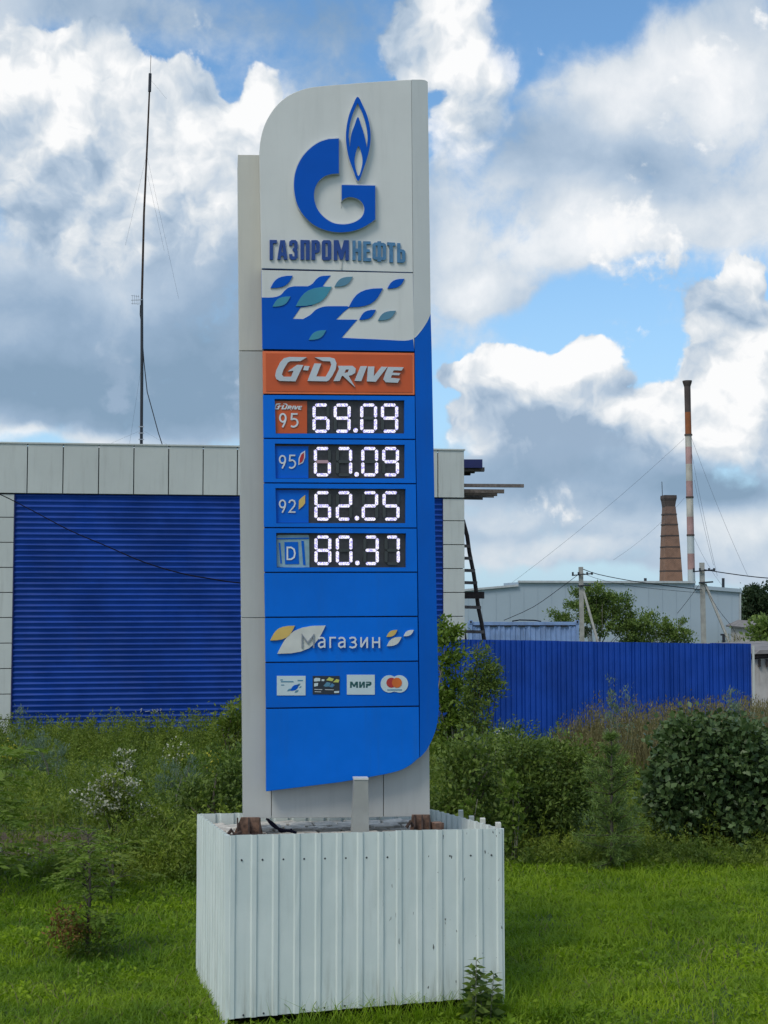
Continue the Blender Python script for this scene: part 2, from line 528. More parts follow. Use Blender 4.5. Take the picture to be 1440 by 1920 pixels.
def bush(name, label, cat, base, ells, mats, nclump, nleaf, spread, leaf, ratio=0.5, group=None, up=0.3, stems=6, stem_mat=None, bark=None, trunk_r=0.03, fold=0.25, crown_name='crown', jitter=0.7, extra=None):
    """ellipsoids given relative to the base; a thing with stems and a crown"""
    root = empty(name, base, label, cat, group)
    b = np.array(base)
    el = [(b[0] + e[0], b[1] + e[1], b[2] + e[2], e[3], e[4], e[5]) for e in ells]
    pos, outw, ct = clumps(el, nclump, nleaf, spread)
    keep = pos[:, 2] > b[2] + 0.03
    pos, outw, ct = pos[keep], outw[keep], ct[keep]
    ax = outw * 0.6 + rng.normal(size=pos.shape) * jitter + [0, 0, up]
    tint = np.clip(0.55 * ct + 0.45 * rng.random(len(pos)), 0, 1)
    L = leaf * (0.6 + 0.8 * rng.random(len(pos)))
    V, T, C = leaves(pos, ax, L, ratio, fold, tint)
    fast_mesh(crown_name, V, T, C, mats, root)
    # stems / limbs reaching into the crown
    parts = []
    for i in range(stems):
        e = el[i % len(el)]
        tgt = Vector((e[0] + rng.normal() * e[3] * 0.45, e[1] + rng.normal() * e[4] * 0.45, e[2] + abs(rng.normal()) * e[5] * 0.4))
        a = Vector(base) + Vector((rng.normal() * trunk_r * 2, rng.normal() * trunk_r * 2, -0.05))
        m = a.lerp(tgt, 0.5) + Vector((rng.normal() * 0.06, rng.normal() * 0.06, 0.08)) * (tgt - a).length
        r = trunk_r * (0.6 + 0.6 * rng.random())
        parts.append(tube_vf([a, a.lerp(m, 0.5), m, m.lerp(tgt, 0.6), tgt], [r, r * .85, r * .65, r * .45, r * .2], 6))
    v, f = join(parts)
    obj('trunk' if cat == 'tree' else 'stem', v, f, bark, root, smooth=True)
    return root

# ================================================================== palette
M = {}
M['panel_white'] = mat('panel_white', (0.63, 0.64, 0.62), 0.42, var=0.05, scale=1.2, dirt=(0.40, 0.41, 0.39), dirt_amt=0.22, streak=True)
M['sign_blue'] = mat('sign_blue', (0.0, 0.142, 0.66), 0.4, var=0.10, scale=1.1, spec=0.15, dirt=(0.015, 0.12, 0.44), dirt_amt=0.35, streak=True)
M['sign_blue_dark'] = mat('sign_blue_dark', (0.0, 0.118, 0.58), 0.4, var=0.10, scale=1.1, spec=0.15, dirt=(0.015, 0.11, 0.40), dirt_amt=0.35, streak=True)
M['gap_navy'] = mat('gap_navy', (0.004, 0.012, 0.10), 0.6)
M['logo_blue'] = mat('logo_blue', (0.0, 0.090, 0.50), 0.45, var=0.05, spec=0.12)
M['letter_navy'] = mat('letter_navy', (0.002, 0.048, 0.25), 0.45, var=0.15, scale=20)
M['letter_steel'] = mat('letter_steel', (0.06, 0.19, 0.36), 0.4, var=0.2, scale=20)
M['side_grey'] = mat('side_grey', (0.50, 0.53, 0.56), 0.5)
M['teal'] = mat('teal', (0.035, 0.25, 0.36), 0.4, var=0.08)
M['steel_blue'] = mat('steel_blue', (0.08, 0.22, 0.33), 0.4, var=0.08)
M['orange'] = mat('orange', (0.56, 0.085, 0.014), 0.4, var=0.06)
M['orange_edge'] = mat('orange_edge', (0.75, 0.16, 0.05), 0.4)
M['silver'] = mat('silver', (0.50, 0.55, 0.60), 0.35, var=0.08, metal=0.1)
M['white_print'] = mat('white_print', (0.62, 0.66, 0.70), 0.5)
M['cream'] = mat('cream', (0.58, 0.59, 0.56), 0.5)
M['gold'] = mat('gold', (0.62, 0.43, 0.12), 0.45)
M['red'] = mat('red', (0.42, 0.02, 0.03), 0.45)
M['cladding'] = mat('cladding', (0.46, 0.47, 0.45), 0.48, var=0.06, scale=0.9, dirt=(0.30, 0.30, 0.29), dirt_amt=0.35, streak=True)
M['cladding_warm'] = mat('cladding_warm', (0.55, 0.535, 0.48), 0.48, var=0.06, scale=0.9, dirt=(0.34, 0.33, 0.30), dirt_amt=0.3, streak=True)
M['display_black'] = mat('display_black', (0.028, 0.030, 0.036), 0.45, var=0.3, scale=30)
M['segment_off'] = mat('segment_off', (0.040, 0.048, 0.050), 0.5)
M['recess_dark'] = mat('recess_dark', (0.004, 0.03, 0.2), 0.5)
M['rust'] = mat('rust', (0.19, 0.11, 0.075), 0.85, var=0.6, scale=14, bump=0.5, dirt=(0.03, 0.022, 0.02), dirt_amt=0.8)
M['rust_dark'] = mat('rust_dark', (0.045, 0.028, 0.022), 0.9, var=0.5, scale=20, bump=0.5)
M['concrete'] = mat('concrete', (0.36, 0.35, 0.32), 0.9, var=0.25, scale=6, bump=0.4, bscale=60)
M['paver'] = mat('paver', (0.52, 0.49, 0.44), 0.92, var=0.45, scale=5, bump=0.6, bscale=50, dirt=(0.16, 0.15, 0.12), dirt_amt=0.7)
M['cable_black'] = mat('cable_black', (0.006, 0.006, 0.012), 0.9, spec=0.05)
M['wood_grey'] = mat('wood_grey', (0.16, 0.14, 0.13), 0.85, var=0.4, scale=9, bump=0.4)
M['wood_dark'] = mat('wood_dark', (0.045, 0.035, 0.033), 0.9, var=0.4, scale=9, bump=0.4)
M['blue_wall'] = mat('blue_wall', (0.005, 0.048, 0.29), 0.5, var=0.2, scale=0.8, bump=0.3, bscale=9, spec=0.25)
M['blue_fence'] = mat('blue_fence', (0.004, 0.050, 0.32), 0.5, var=0.22, scale=0.7, bump=0.2, bscale=9, spec=0.25)
M['wall_white'] = mat('wall_white', (0.50, 0.53, 0.51), 0.5, var=0.07, scale=0.5, dirt=(0.33, 0.34, 0.32), dirt_amt=0.4, streak=True)
M['joint'] = mat('joint', (0.12, 0.13, 0.14), 0.8)
M['hall_grey'] = mat('hall_grey', (0.33, 0.405, 0.47), 0.6, var=0.06, scale=0.12)
M['hall_trim'] = mat('hall_trim', (0.42, 0.45, 0.47), 0.6)
M['container'] = mat('container', (0.20, 0.31, 0.55), 0.6, var=0.2, scale=1.3, dirt=(0.10, 0.08, 0.07), dirt_amt=0.3, streak=True)
M['dark_slot'] = mat('dark_slot', (0.01, 0.012, 0.02), 0.8)
M['pole_concrete'] = mat('pole_concrete', (0.34, 0.34, 0.32), 0.9, var=0.2)
M['steel_dark'] = mat('steel_dark', (0.035, 0.04, 0.05), 0.5, metal=0.4)
M['antenna_alu'] = mat('antenna_alu', (0.4, 0.42, 0.45), 0.4, metal=0.6)
M['plaster'] = mat('plaster', (0.46, 0.44, 0.42), 0.9, var=0.25, scale=1.6, bump=0.4, bscale=12, dirt=(0.20, 0.13, 0.08), dirt_amt=0.8, streak=True)
M['roof_grey'] = mat('roof_grey', (0.20, 0.19, 0.19), 0.9, var=0.3)
M['stack_soot'] = mat('stack_soot', (0.075, 0.058, 0.055), 0.9, var=0.3, scale=0.6)
M['stack_rust'] = mat('stack_rust', (0.26, 0.085, 0.03), 0.85, var=0.3, scale=0.6)
M['stack_pink'] = mat('stack_pink', (0.44, 0.27, 0.26), 0.8, var=0.25, scale=0.5, dirt=(0.10, 0.05, 0.04), dirt_amt=0.4, streak=True)
M['stack_white'] = mat('stack_white', (0.50, 0.47, 0.42), 0.8, var=0.2, scale=0.5, dirt=(0.16, 0.10, 0.07), dirt_amt=0.5, streak=True)
M['stack_pale'] = mat('stack_pale', (0.46, 0.50, 0.52), 0.8, var=0.1, scale=0.5)
M['bark'] = mat('bark', (0.10, 0.085, 0.065), 0.95, var=0.4, scale=18)
M['bark_pale'] = mat('bark_pale', (0.20, 0.19, 0.15), 0.95, var=0.3, scale=18)

# the corrugated planter: old white paint, scuffed, bare spots
m, n, b = new_mat('planter_white')
g = n.node('ShaderNodeNewGeometry').outputs['Position']
c = n.mix(n.maprange(n.noise(g, 2.0, 6, 0.6), 0.3, 0.7), (0.58, 0.65, 0.635, 1), (0.65, 0.71, 0.69, 1))
sx = n.node('ShaderNodeSeparateXYZ'); n.l.new(g, sx.inputs[0])
low = n.maprange(sx.outputs['Z'], 0.55, 0.0, 0.0, 1.0)
streaks = n.maprange(n.noise(n.vec('MULTIPLY', g, (14, 14, 1.2)), 1.0, 7, 0.65), 0.46, 0.72)
c = n.mix(n.math('MULTIPLY', streaks, n.math('MULTIPLY_ADD', low, 0.6, 0.14)), c, (0.25, 0.26, 0.22, 1))
chip = n.maprange(n.noise(n.vec('MULTIPLY', g, (26, 26, 9)), 1.0, 4, 0.5), 0.690, 0.705)
side = n.maprange(sx.outputs['X'], -0.3, 0.55)
c = n.mix(n.math('MULTIPLY', chip, side), c, (0.075, 0.08, 0.08, 1))
n.l.new(c, b.inputs['Base Color'])
b.inputs['Roughness'].default_value = 0.5
M['planter_white'] = m
M['prop_grey'] = mat('prop_grey', (0.30, 0.31, 0.29), 0.6, var=0.12, scale=4)
M['chalk'] = mat('chalk', (0.30, 0.33, 0.42), 0.9)
M['planter_post'] = mat('planter_post', (0.55, 0.55, 0.50), 0.8, var=0.15, scale=9)

# lit LED segments: strings of small lamps
m, n, b = new_mat('led_lit')
g = n.node('ShaderNodeNewGeometry').outputs['Position']
vo = n.node('ShaderNodeTexVoronoi'); vo.inputs['Scale'].default_value = 85
n.l.new(g, vo.inputs['Vector'])
f = n.maprange(vo.outputs['Distance'], 0.35, 0.75)
e = n.mix(f, (1.0, 0.98, 1.0, 1), (0.33, 0.29, 0.82, 1))
n.l.new(e, b.inputs['Emission Color']); b.inputs['Emission Strength'].default_value = 0.93
b.inputs['Base Color'].default_value = (0.1, 0.1, 0.12, 1)
M['led_lit'] = m
m, n, b = new_mat('led_faint'); b.inputs['Emission Color'].default_value = (0.55, 0.36, 0.45, 1); b.inputs['Emission Strength'].default_value = 0.35; b.inputs['Base Color'].default_value = (0.05, 0.05, 0.05, 1); M['led_faint'] = m
M['mid_grey'] = mat('mid_grey', (0.22, 0.25, 0.30), 0.5)

# ================================================================== ground
def sstep(a, b, x):
    t = np.clip((x - a) / (b - a), 0, 1); return t * t * (3 - 2 * t)
_ph = rng.random((10, 3)) * 6.28
def ground_z(x, y):
    x = np.asarray(x, float); y = np.asarray(y, float)
    z = -0.17 * sstep(11.4, 14.4, y) - 0.25 * sstep(14, 22, y) - 0.08 * sstep(22, 40, y) - 3.5 * sstep(84, 110, y)
    z = z + 0.42 * np.exp(-((y - 20.5) / 2.2) ** 2) * sstep(-1.2, -3.0, x)
    far = sstep(16, 30, y)
    for i in range(10):
        k = 0.35 * 1.42 ** i
        z = z + (0.035 + 0.05 * far) / (1 + i * 0.8) * np.sin(k * x * math.cos(i * 1.7) + k * y * math.sin(i * 1.7) + _ph[i, 0]) * (1 - 0.6 * np.exp(-((y - 12.8) ** 2 + x ** 2) / 6))
    return z
def gz(x, y): return float(ground_z(x, y))

xs = np.concatenate([[-3000, -900, -300, -120, -60, -35], np.arange(-24, 24.1, 0.5), [35, 60, 120, 300, 900, 3000]])
ys = np.concatenate([[-300, -60, -10, 0, 5], np.arange(8, 48, 0.4), np.arange(48, 120, 3), [140, 200, 350, 800, 2000, 5000]])
X, Y = np.meshgrid(xs, ys)
Zg = ground_z(X, Y)
V = np.stack([X, Y, Zg], -1).reshape(-1, 3)
nx = len(xs)
F = [(j * nx + i, j * nx + i + 1, (j + 1) * nx + i + 1, (j + 1) * nx + i) for j in range(len(ys) - 1) for i in range(nx - 1)]
m, n, b = new_mat('soil_and_turf')
g = n.node('ShaderNodeNewGeometry').outputs['Position']
t1 = n.maprange(n.noise(g, 0.8, 8, 0.6), 0.35, 0.65)
c = n.mix(t1, (0.03, 0.065, 0.012, 1), (0.055, 0.11, 0.015, 1))
dpt = n.math('DIVIDE', n.vec('DISTANCE', g, (-5.3, 20.3, 0.15)), 1.6)
c = n.mix(n.maprange(n.math('ADD', dpt, n.math('MULTIPLY', n.noise(g, 2.2, 5, 0.6), 0.9)), 1.35, 0.85), c, (0.11, 0.078, 0.055, 1))
c = n.mix(n.maprange(n.noise(g, 9, 6, 0.65), 0.48, 0.7, 0, 0.85), c, (0.03, 0.026, 0.018, 1))
n.l.new(c, b.inputs['Base Color']); b.inputs['Roughness'].default_value = 0.95
bn = n.node('ShaderNodeBump'); bn.inputs['Distance'].default_value = 0.04
n.l.new(n.noise(g, 14, 7, 0.65), bn.inputs['Height']); n.l.new(bn.outputs[0], b.inputs['Normal'])
tag(obj('ground', V.tolist(), F, m, smooth=True), 'ground of a roadside verge falling away towards weeds and buildings', kind='structure')

# ================================================================== blue and white pavilion on the left
YL, YR = 39.0, 41.0
pL, pR = at(0, 1110, YL), at(870, 1110, YR)
BANG = math.atan2(pR.y - pL.y, pR.x - pL.x)
PB = Plane(pL, BANG)
bld = empty('pavilion', (PB.on(400, 1110)[0], PB.on(400, 1110)[1], -0.5), 'long white panelled pavilion with a blue ribbed wall behind the price sign', 'building')
# core volume: front a little behind the cladding, 9 m deep
def prism(px0, px1, ztop, zbot, off, depth, pl):
    a, c = pl.on(px0, 1110, off), pl.on(px1, 1110, off)
    v = []
    for z in (zbot, ztop):
        for q in (a, c, c - pl.n * depth, a - pl.n * depth):
            v.append(Vector((q.x, q.y, z)))
    return v, list(BOXF)
ztop_b = PB.on(435, 839).z
v, f = prism(-330, 868, ztop_b - 0.05, -0.7, -0.10, 9.0, PB)
obj('wall', v, f, M['joint'], bld)
def lerp_line(pts, x):
    for (x0, y0), (x1, y1) in zip(pts, pts[1:]):
        if x <= x1 or (x1, y1) == pts[-1]:
            return y0 + (y1 - y0) * (x - x0) / (x1 - x0)
z_par = PB.on(0, 832).z
z_low = PB.on(30, 924.5).z
bot_z = -0.6
def zpx(px, z, pl=PB, off=0.0):
    """photo y of height z on the plane at column px"""
    q = pl.on(px, 1110, off); d = q - Vector((0, 0, CAM_Z))
    # solve for y
    lo, hi = -3000.0, 5000.0
    for _ in range(50):
        m_ = (lo + hi) / 2
        if pl.on(px, m_, off).z > z: lo = m_
        else: hi = m_
    return (lo + hi) / 2
def rect_world(pl, x0, x1, z0, z1, off, thick):
    """rectangle on the plane; x in metres along it"""
    v = []
    for o_ in (off, off - thick):
        for x, z in ((x0, z0), (x1, z0), (x1, z1), (x0, z1)):
            q = pl.p + pl.ex * x + pl.n * o_; v.append(Vector((q.x, q.y, z)))
    return v, [(0, 1, 2, 3), (7, 6, 5, 4), (0, 4, 5, 1), (1, 5, 6, 2), (2, 6, 7, 3), (3, 7, 4, 0)]
def along(pl, px): return (pl.on(px, 1110) - pl.p).dot(pl.ex)
seams = [along(PB, p) for p in (-286, -219, -152, -86, -19, 48, 115.3, 182.3, 248.5, 314, 379, 443.5)]
sp = seams[-1] - seams[-2]
x_end = along(PB, 871)
s = seams[-1]
while s + sp < x_end - 0.3:
    s += sp; seams.append(s)
seams[-1] = along(PB, 821)
seams.append(x_end)
for a_, b_ in zip(seams, seams[1:]):
    v, f = rect_world(PB, a_ + 0.014, b_ - 0.014, z_low, z_par, 0.06, 0.05)
    obj('wall_panel', v, f, M['wall_white'], bld, bevel=0.006)
x_sl0, x_sl1 = along(PB, 25), along(PB, 830)
v, f = rect_world(PB, seams[0], x_end + 0.02, z_par + 0.005, z_par + 0.05, 0.09, 0.5)
obj('coping', v, f, M['wall_white'], bld)
zs = [z_low - 0.03]
for yy in (970, 1017, 1064, 1111, 1158, 1206, 1253.7, 1301.5, 1349): zs.append(PB.on(12, yy).z)
zs.append(bot_z)
for (xa, xb) in ((seams[0], x_sl0 - 0.02), (x_sl1 + 0.02, x_end)):
    segs = [(xa, xb)] if xb - xa < 2 else [(xb - 1.1 - 1.12 * k, xb - 1.12 * k) for k in range(4)]
    for (sa, sb) in segs:
        for z1, z0 in zip(zs, zs[1:]):
            v, f = rect_world(PB, sa, sb, z0 + 0.012, z1 - 0.012, 0.02, 0.05)
            obj('wall_panel', v, f, M['wall_white'], bld, bevel=0.006)
# ribbed blue wall: every rib a slat of its own
ns = 41
zt = z_low - 0.02; zb = PB.on(200, 1350).z - 0.02
hh = (zt - zb) / ns
nseg = 26
prof = [(0.000, 0.000), (0.020, -0.020), (0.034, -0.038), (0.036, -0.056), (0.022, -0.085), (0.009, -0.125), (0.000, -hh)]
slat0 = None
for k in range(ns + 3):
    zc = zt - k * hh
    V_, F_ = [], []
    if k % 8 == 0:
        for i in range(nseg + 1):
            x = x_sl0 + (x_sl1 - x_sl0) * i / nseg
            wob = rng.normal() * 0.0035
            for (o_, dz) in prof:
                q = PB.p + PB.ex * x + PB.n * (o_ - 0.05 + wob * (0 < dz * -1 < hh))
                V_.append(Vector((q.x, q.y, dz + (wob * 0.8 if -hh < dz < 0 else 0))))
        m_ = len(prof)
        for i in range(nseg):
            for j in range(m_ - 1):
                F_.append((i * m_ + j, i * m_ + j + 1, (i + 1) * m_ + j + 1, (i + 1) * m_ + j))
        me_o = obj('slat', [tuple(a) for a in V_], F_, M['blue_wall'], bld, local=True, smooth=False)
        me_o.location = Vector((0, 0, zc)) - bld.location
        slat0 = me_o
    else:
        share(slat0, Vector((0, 0, zc)) - bld.location, bld)
for xx in (x_sl0 - 0.02, x_sl1):
    v, f = rect_world(PB, xx, xx + 0.03, bot_z, z_low, 0.015, 0.05)
    obj('edge_trim', v, f, M['gap_navy'], bld)
# chalk scrawl low on the wall: a few pale strokes, no readable letters
scr = []
for pts in ([(262,1331),(266,1328),(264,1335)], [(272,1334),(281,1333)], [(285,1330),(288,1335),(290,1330)], [(294,1329),(297,1331),(294,1335),(292,1332)], [(300,1329),(303,1330),(300,1333)]):
    for a_, b_ in zip(pts, pts[1:]):
        scr.append(bar_vf(PB.on(*a_, 0.0), PB.on(*b_, 0.0), 0.018))
v, f = join(scr); obj('chalk_mark', v, f, M['chalk'], bld)

# boards stacked on brackets at the far corner
boards = empty('board_stack', at(880, 925, 43.5), 'grey timber boards jutting out past the right corner of the pavilion', 'boards')
for (x1, y0, y1, yy) in ((982, 908, 914, 43.2), (945, 918, 925, 43.6), (932, 924, 930, 43.9), (905, 932, 937, 44.2), (926, 929, 933, 44.4)):
    a_, c_ = at(850, (y0 + y1) / 2 - 1, yy), at(x1, (y0 + y1) / 2, yy)
    v, f = bar_vf(a_, c_, 0.16, (y1 - y0) / FPX * yy); obj('board', v, f, M['wood_grey'], boards)
tarp = empty('roof_boards', at(880, 875, 43.5), 'short boards under a blue sheet high at the right corner of the pavilion', 'boards')
for (x1, y0, y1, yy, mm) in ((904, 862, 878, 43.4, 'gap_navy'), (908, 877, 884, 43.6, 'wood_grey'), (890, 883, 887, 43.9, 'wood_dark'), (882, 886, 891, 44.1, 'wood_dark')):
    v, f = bar_vf(at(850, (y0 + y1) / 2, yy), at(x1, (y0 + y1) / 2, yy), 0.3, (y1 - y0) / FPX * yy)
    obj('sheet' if mm == 'gap_navy' else 'board', v, f, M[mm], tarp)
# ladder leaning behind the corner
lad = empty('ladder', at(900, 1170, 43.0), 'dark wooden ladder leaning behind the right corner of the pavilion', 'ladder')
rail = [(868, 975), (876, 1005), (880, 1035), (888, 1075), (893, 1110), (897, 1140), (903, 1168), (910, 1215)]
rr = [at(x, y, 43.0 - 0.0) for x, y in rail]
v, f = tube_vf(rr, 0.065, 6); obj('rail', v, f, M['wood_dark'], lad)
v, f = tube_vf([p + Vector((-0.62, 0, 0)) for p in rr], 0.065, 6); obj('rail', v, f, M['wood_dark'], lad)
for (x, y) in ((878, 1024), (883, 1047), (888, 1070), (892, 1093), (899, 1139), (905, 1185)):
    p = at(x, y, 42.95); v, f = bar_vf(p + Vector((-0.72, 0, 0.02)), p + Vector((0.05, 0, 0)), 0.05, 0.10); obj('rung', v, f, M['wood_grey'], lad)
p = at(908, 1116, 42.9); v, f = bar_vf(p + Vector((-1.2, 0, 0)), p, 0.05, 0.22); obj('plank', v, f, M['wood_dark'], lad)

# ================================================================== antenna mast on the pavilion roof
mast = empty('antenna_mast', at(265, 833, 42.5), 'tall thin dark antenna mast with whip top standing on the pavilion roof', 'antenna')
YM = 42.5
v, f = tube_vf([at(265, 836, YM), at(266, 700, YM), at(266, 560, YM)], [0.05, 0.05, 0.045], 8); obj('pole', v, f, M['steel_dark'], mast)
v, f = tube_vf([at(266, 560, YM), at(270, 400, YM), at(276, 270, YM), at(281.5, 140, YM)], [0.038, 0.034, 0.03, 0.026], 8); obj('pole', v, f, M['rust_dark'], mast)
v, f = tube_vf([at(280.5, 172, YM - .05), at(281.5, 138, YM - .05)], 0.05, 8); obj('bracket', v, f, M['steel_dark'], mast)
v, f = tube_vf([at(281.8, 140, YM), at(283, 104, YM)], 0.009, 5); obj('whip', v, f, M['steel_dark'], mast)
yg = [bar_vf(at(246, 563, YM - .1), at(267, 562, YM - .1), 0.02)]
for xx in (248, 252, 256, 260): yg.append(bar_vf(at(xx, 553, YM - .1), at(xx + 1, 571, YM - .1), 0.012))
yg += [bar_vf(at(246, 554, YM - .1), at(261, 556, YM - .1), 0.012), bar_vf(at(246, 569, YM - .1), at(261, 570, YM - .1), 0.012)]
v, f = join(yg); obj('yagi', v, f, M['antenna_alu'], mast)
v, f = tube_vf([at(263, 572, YM), at(262.5, 590, YM), at(265, 606, YM)], 0.012, 5); obj('cable', v, f, M['steel_dark'], mast)
v, f = tube_vf([at(267, 640, YM), at(270, 680, YM), at(276, 735, YM), at(287, 775, YM), at(297, 812, YM), at(305, 836, YM)], 0.016, 5); obj('cable', v, f, M['steel_dark'], mast)
for a_, b_ in (((275, 290), (235, 460)), ((275, 290), (335, 560)), ((277, 330), (308, 470)), ((266, 680), (242, 838)), ((266, 806), (200, 835)), ((266, 806), (318, 836)), ((283, 150), (312, 185))):
    v, f = tube_vf([at(*a_, YM), at(*b_, YM - 1.0)], 0.0025, 4); obj('guy_wire', v, f, M['steel_dark'], mast)
for zz in (800, 812, 824):
    v, f = bar_vf(at(260, zz, YM - .05), at(270, zz, YM - .05), 0.03); obj('bracket', v, f, M['antenna_alu'], mast)

# cable hanging across the blue wall
pts = [(-60, 905), (0, 927), (60, 957), (130, 994), (200, 1024), (270, 1054), (340, 1075), (400, 1086), (450, 1093), (560, 1100)]
Yc = lambda x: 24.0 - 0.015 * (x)
v, f = tube_vf([at(x, y, Yc(x)) for x, y in smoothpoly(pts, 4, False)], 0.0085, 6)
tag(obj('service_cable', v, f, M['cable_black']), 'black cable sagging across the blue ribbed wall to the sign', 'cable')

# ================================================================== blue fence
fL, fR = at(880, 1110, 40.0), at(1405, 1110, 36.7)
PF = Plane(fL, math.atan2(fR.y - fL.y, fR.x - fL.x))
fence = empty('sheet_fence', (fR.x, fR.y, gz(fR.x, fR.y)), 'bright blue corrugated metal fence to the right of the price sign', 'fence')
def ribbed(p0, p1, z0, z1, pitch, depth, flat=0.5, slope=0.12, zrow=None, n_=None):
    """vertical-ribbed sheet between ground points p0, p1; z0/z1 are (left, right) heights; n_ = outward normal"""
    p0, p1 = Vector(p0), Vector(p1); L = (p1 - p0).length; ex = (p1 - p0) / L
    nn = n_ or Vector((ex.y, -ex.x, 0))
    us = []
    k = 0
    while k * pitch < L:
        for t_, d_ in ((0, 0), (slope, 1), (slope + flat, 1), (2 * slope + flat, 0)):
            u = (k + t_) * pitch
            if u < L: us.append((u, d_ * depth))
        k += 1
    us.append((L, 0))
    zn = 2 if zrow is None else zrow
    V_, F_ = [], []
    for (u, d_) in us:
        for j in range(zn):
            t_ = j / (zn - 1); za = z0[0] + (z0[1] - z0[0]) * u / L; zc = z1[0] + (z1[1] - z1[0]) * u / L
            q = p0 + ex * u + nn * (d_ + rng.normal() * 0.0012)
            V_.append(Vector((q.x, q.y, za + (zc - za) * t_)))
    for i in range(len(us) - 1):
        for j in range(zn - 1):
            F_.append((i * zn + j, (i + 1) * zn + j, (i + 1) * zn + j + 1, i * zn + j + 1))
    return V_, F_
Lf = (fR - fL).length
nsh = 8
zf0, zf1 = PF.on(885, 1199).z, PF.on(1400, 1207.5).z
Pst = fL - PF.ex * 1.6
nsh = 9
seg = (Lf + 1.6) / nsh
for i in range(nsh):
    a_ = Pst + PF.ex * (seg * i); c_ = Pst + PF.ex * (seg * (i + 1) + 0.02)
    zz = lambda u: zf0 + (zf1 - zf0) * (u - 1.6) / Lf
    jt = rng.normal() * 0.006
    aa = a_ + PF.n * (0.004 * (i % 2)); cc = c_ + PF.n * (0.004 * (i % 2))
    v, f = ribbed((aa.x, aa.y, 0), (cc.x, cc.y, 0), (-0.7, -0.7), (zz(seg * i) + jt, zz(seg * (i + 1)) + jt), 0.165, 0.042, 0.16, 0.16)
    obj('fence_sheet', v, f, M['blue_fence'], fence)
v, f = bar_vf(Vector((Pst.x, Pst.y, zf0 - .2)) - PF.n * .08, Vector((fR.x, fR.y, zf1 - .2)) - PF.n * .08, 0.04); obj('rail', v, f, M['steel_dark'], fence)
v, f = bar_vf(Vector((fR.x, fR.y, zf1 - .04)) + PF.ex * .08, Vector((fR.x, fR.y, -0.7)) + PF.ex * .06, 0.05); obj('post', v, f, M['wall_white'], fence)

# ================================================================== shipping container behind the fence
YC = 74.0
cont = empty('shipping_container', (at(982, 1110, YC).x, YC, -0.5), 'faded blue shipping container whose top shows over the fence', 'container')
cl, cr = at(880, 1166, YC), at(1085, 1169, YC)
zt_ = cl.z
v, f = box_vf(((cl.x + cr.x) / 2, YC + 1.25, zt_ - 1.30), (cr.x - cl.x - .1, 2.3, 2.5)); obj('body', v, f, M['container'], cont)
v, f = ribbed((cl.x + .15, YC + 0.03, 0), (cr.x - .15, YC + 0.03, 0), (zt_ - 2.5,) * 2, (zt_ - 0.25,) * 2, 0.28, 0.05, 0.35, 0.12)
obj('side_wall', v, f, M['container'], cont)
v, f = bar_vf((cl.x, YC, zt_ - .09), (cr.x, YC, zt_ - .09), 0.14, 0.17); obj('top_rail', v, f, M['container'], cont)
for x in (cl.x + .08, cr.x - .08):
    v, f = bar_vf((x, YC - .02, zt_ - 2.5), (x, YC - .02, zt_ - .17), 0.16); obj('corner_post', v, f, M['container'], cont)
    v, f = box_vf((x, YC - .02, zt_ - 0.0), (0.2, 0.2, 0.2)); obj('corner_casting', v, f, M['container'], cont)
    v, f = box_vf((x, YC - .125, zt_ - 0.0), (0.09, 0.02, 0.12)); obj('casting_slot', v, f, M['dark_slot'], cont)
for i in range(7):
    x = cl.x + 0.55 + i * 0.78
    v, f = box_vf((x, YC - .075, zt_ - .23), (0.42, 0.02, 0.07)); obj('rail_slot', v, f, M['dark_slot'], cont)
v, f = tube_vf([(cl.x + 2.4, YC + 0.3, zt_ + .03), (cl.x + 2.8, YC + .2, zt_ + .10), (cl.x + 3.6, YC + .2, zt_ + .08), (cl.x + 4.0, YC + .3, zt_ + .02)], 0.035, 5)
tag(obj('loose_hose', v, f, M['cable_black']), 'dark hose lying on the roof of the blue container', 'hose')

# ================================================================== grey industrial hall
YH = 130.0
hall = empty('industrial_hall', (at(1180, 1110, YH).x, YH, -4.0), 'wide grey metal industrial hall below the two chimneys', 'building')
PH = Plane((0, YH, 0), 0.0)
def wallpoly(pts, bot=1330): return [(pts[0][0], bot)] + pts + [(pts[-1][0], bot)]
PH.part('wall', [wallpoly([(780, 1115), (972, 1098), (972, 1091.5), (1303, 1092.5), (1303, 1101), (1389, 1107.5)])[::-1]], [M['hall_grey'], M['hall_grey']], hall, 0, 16.0)
for (a_, b_, w_) in (((780, 1114.5), (972, 1097.5), .2), ((971, 1090.5), (1304, 1091.5), .2), ((1302, 1100.5), (1390, 1107.5), .35)):
    v, f = bar_vf(PH.on(*a_, 0.15), PH.on(*b_, 0.15), 0.25, w_); obj('roof_trim', v, f, M['hall_grey' if w_ > .3 else 'hall_trim'], hall)
v, f = bar_vf(PH.on(1388, 1108, .1), PH.on(1388, 1330, .1), 0.14); obj('corner_trim', v, f, M['hall_trim'], hall)
for x_ in range(800, 1388, 26):
    v, f = bar_vf(PH.on(x_, 1112 if x_ < 972 or x_ > 1300 else 1096, 0.012), PH.on(x_, 1330, .012), 0.03); obj('panel_joint', v, f, M['hall_grey'], hall)
for x_ in (1210, 1356):
    v, f = tube_vf([at(x_, 1106, YH + 1), at(x_, 1084, YH + 1)], 0.14, 8); obj('vent_pipe', v, f, M['steel_dark'], hall)

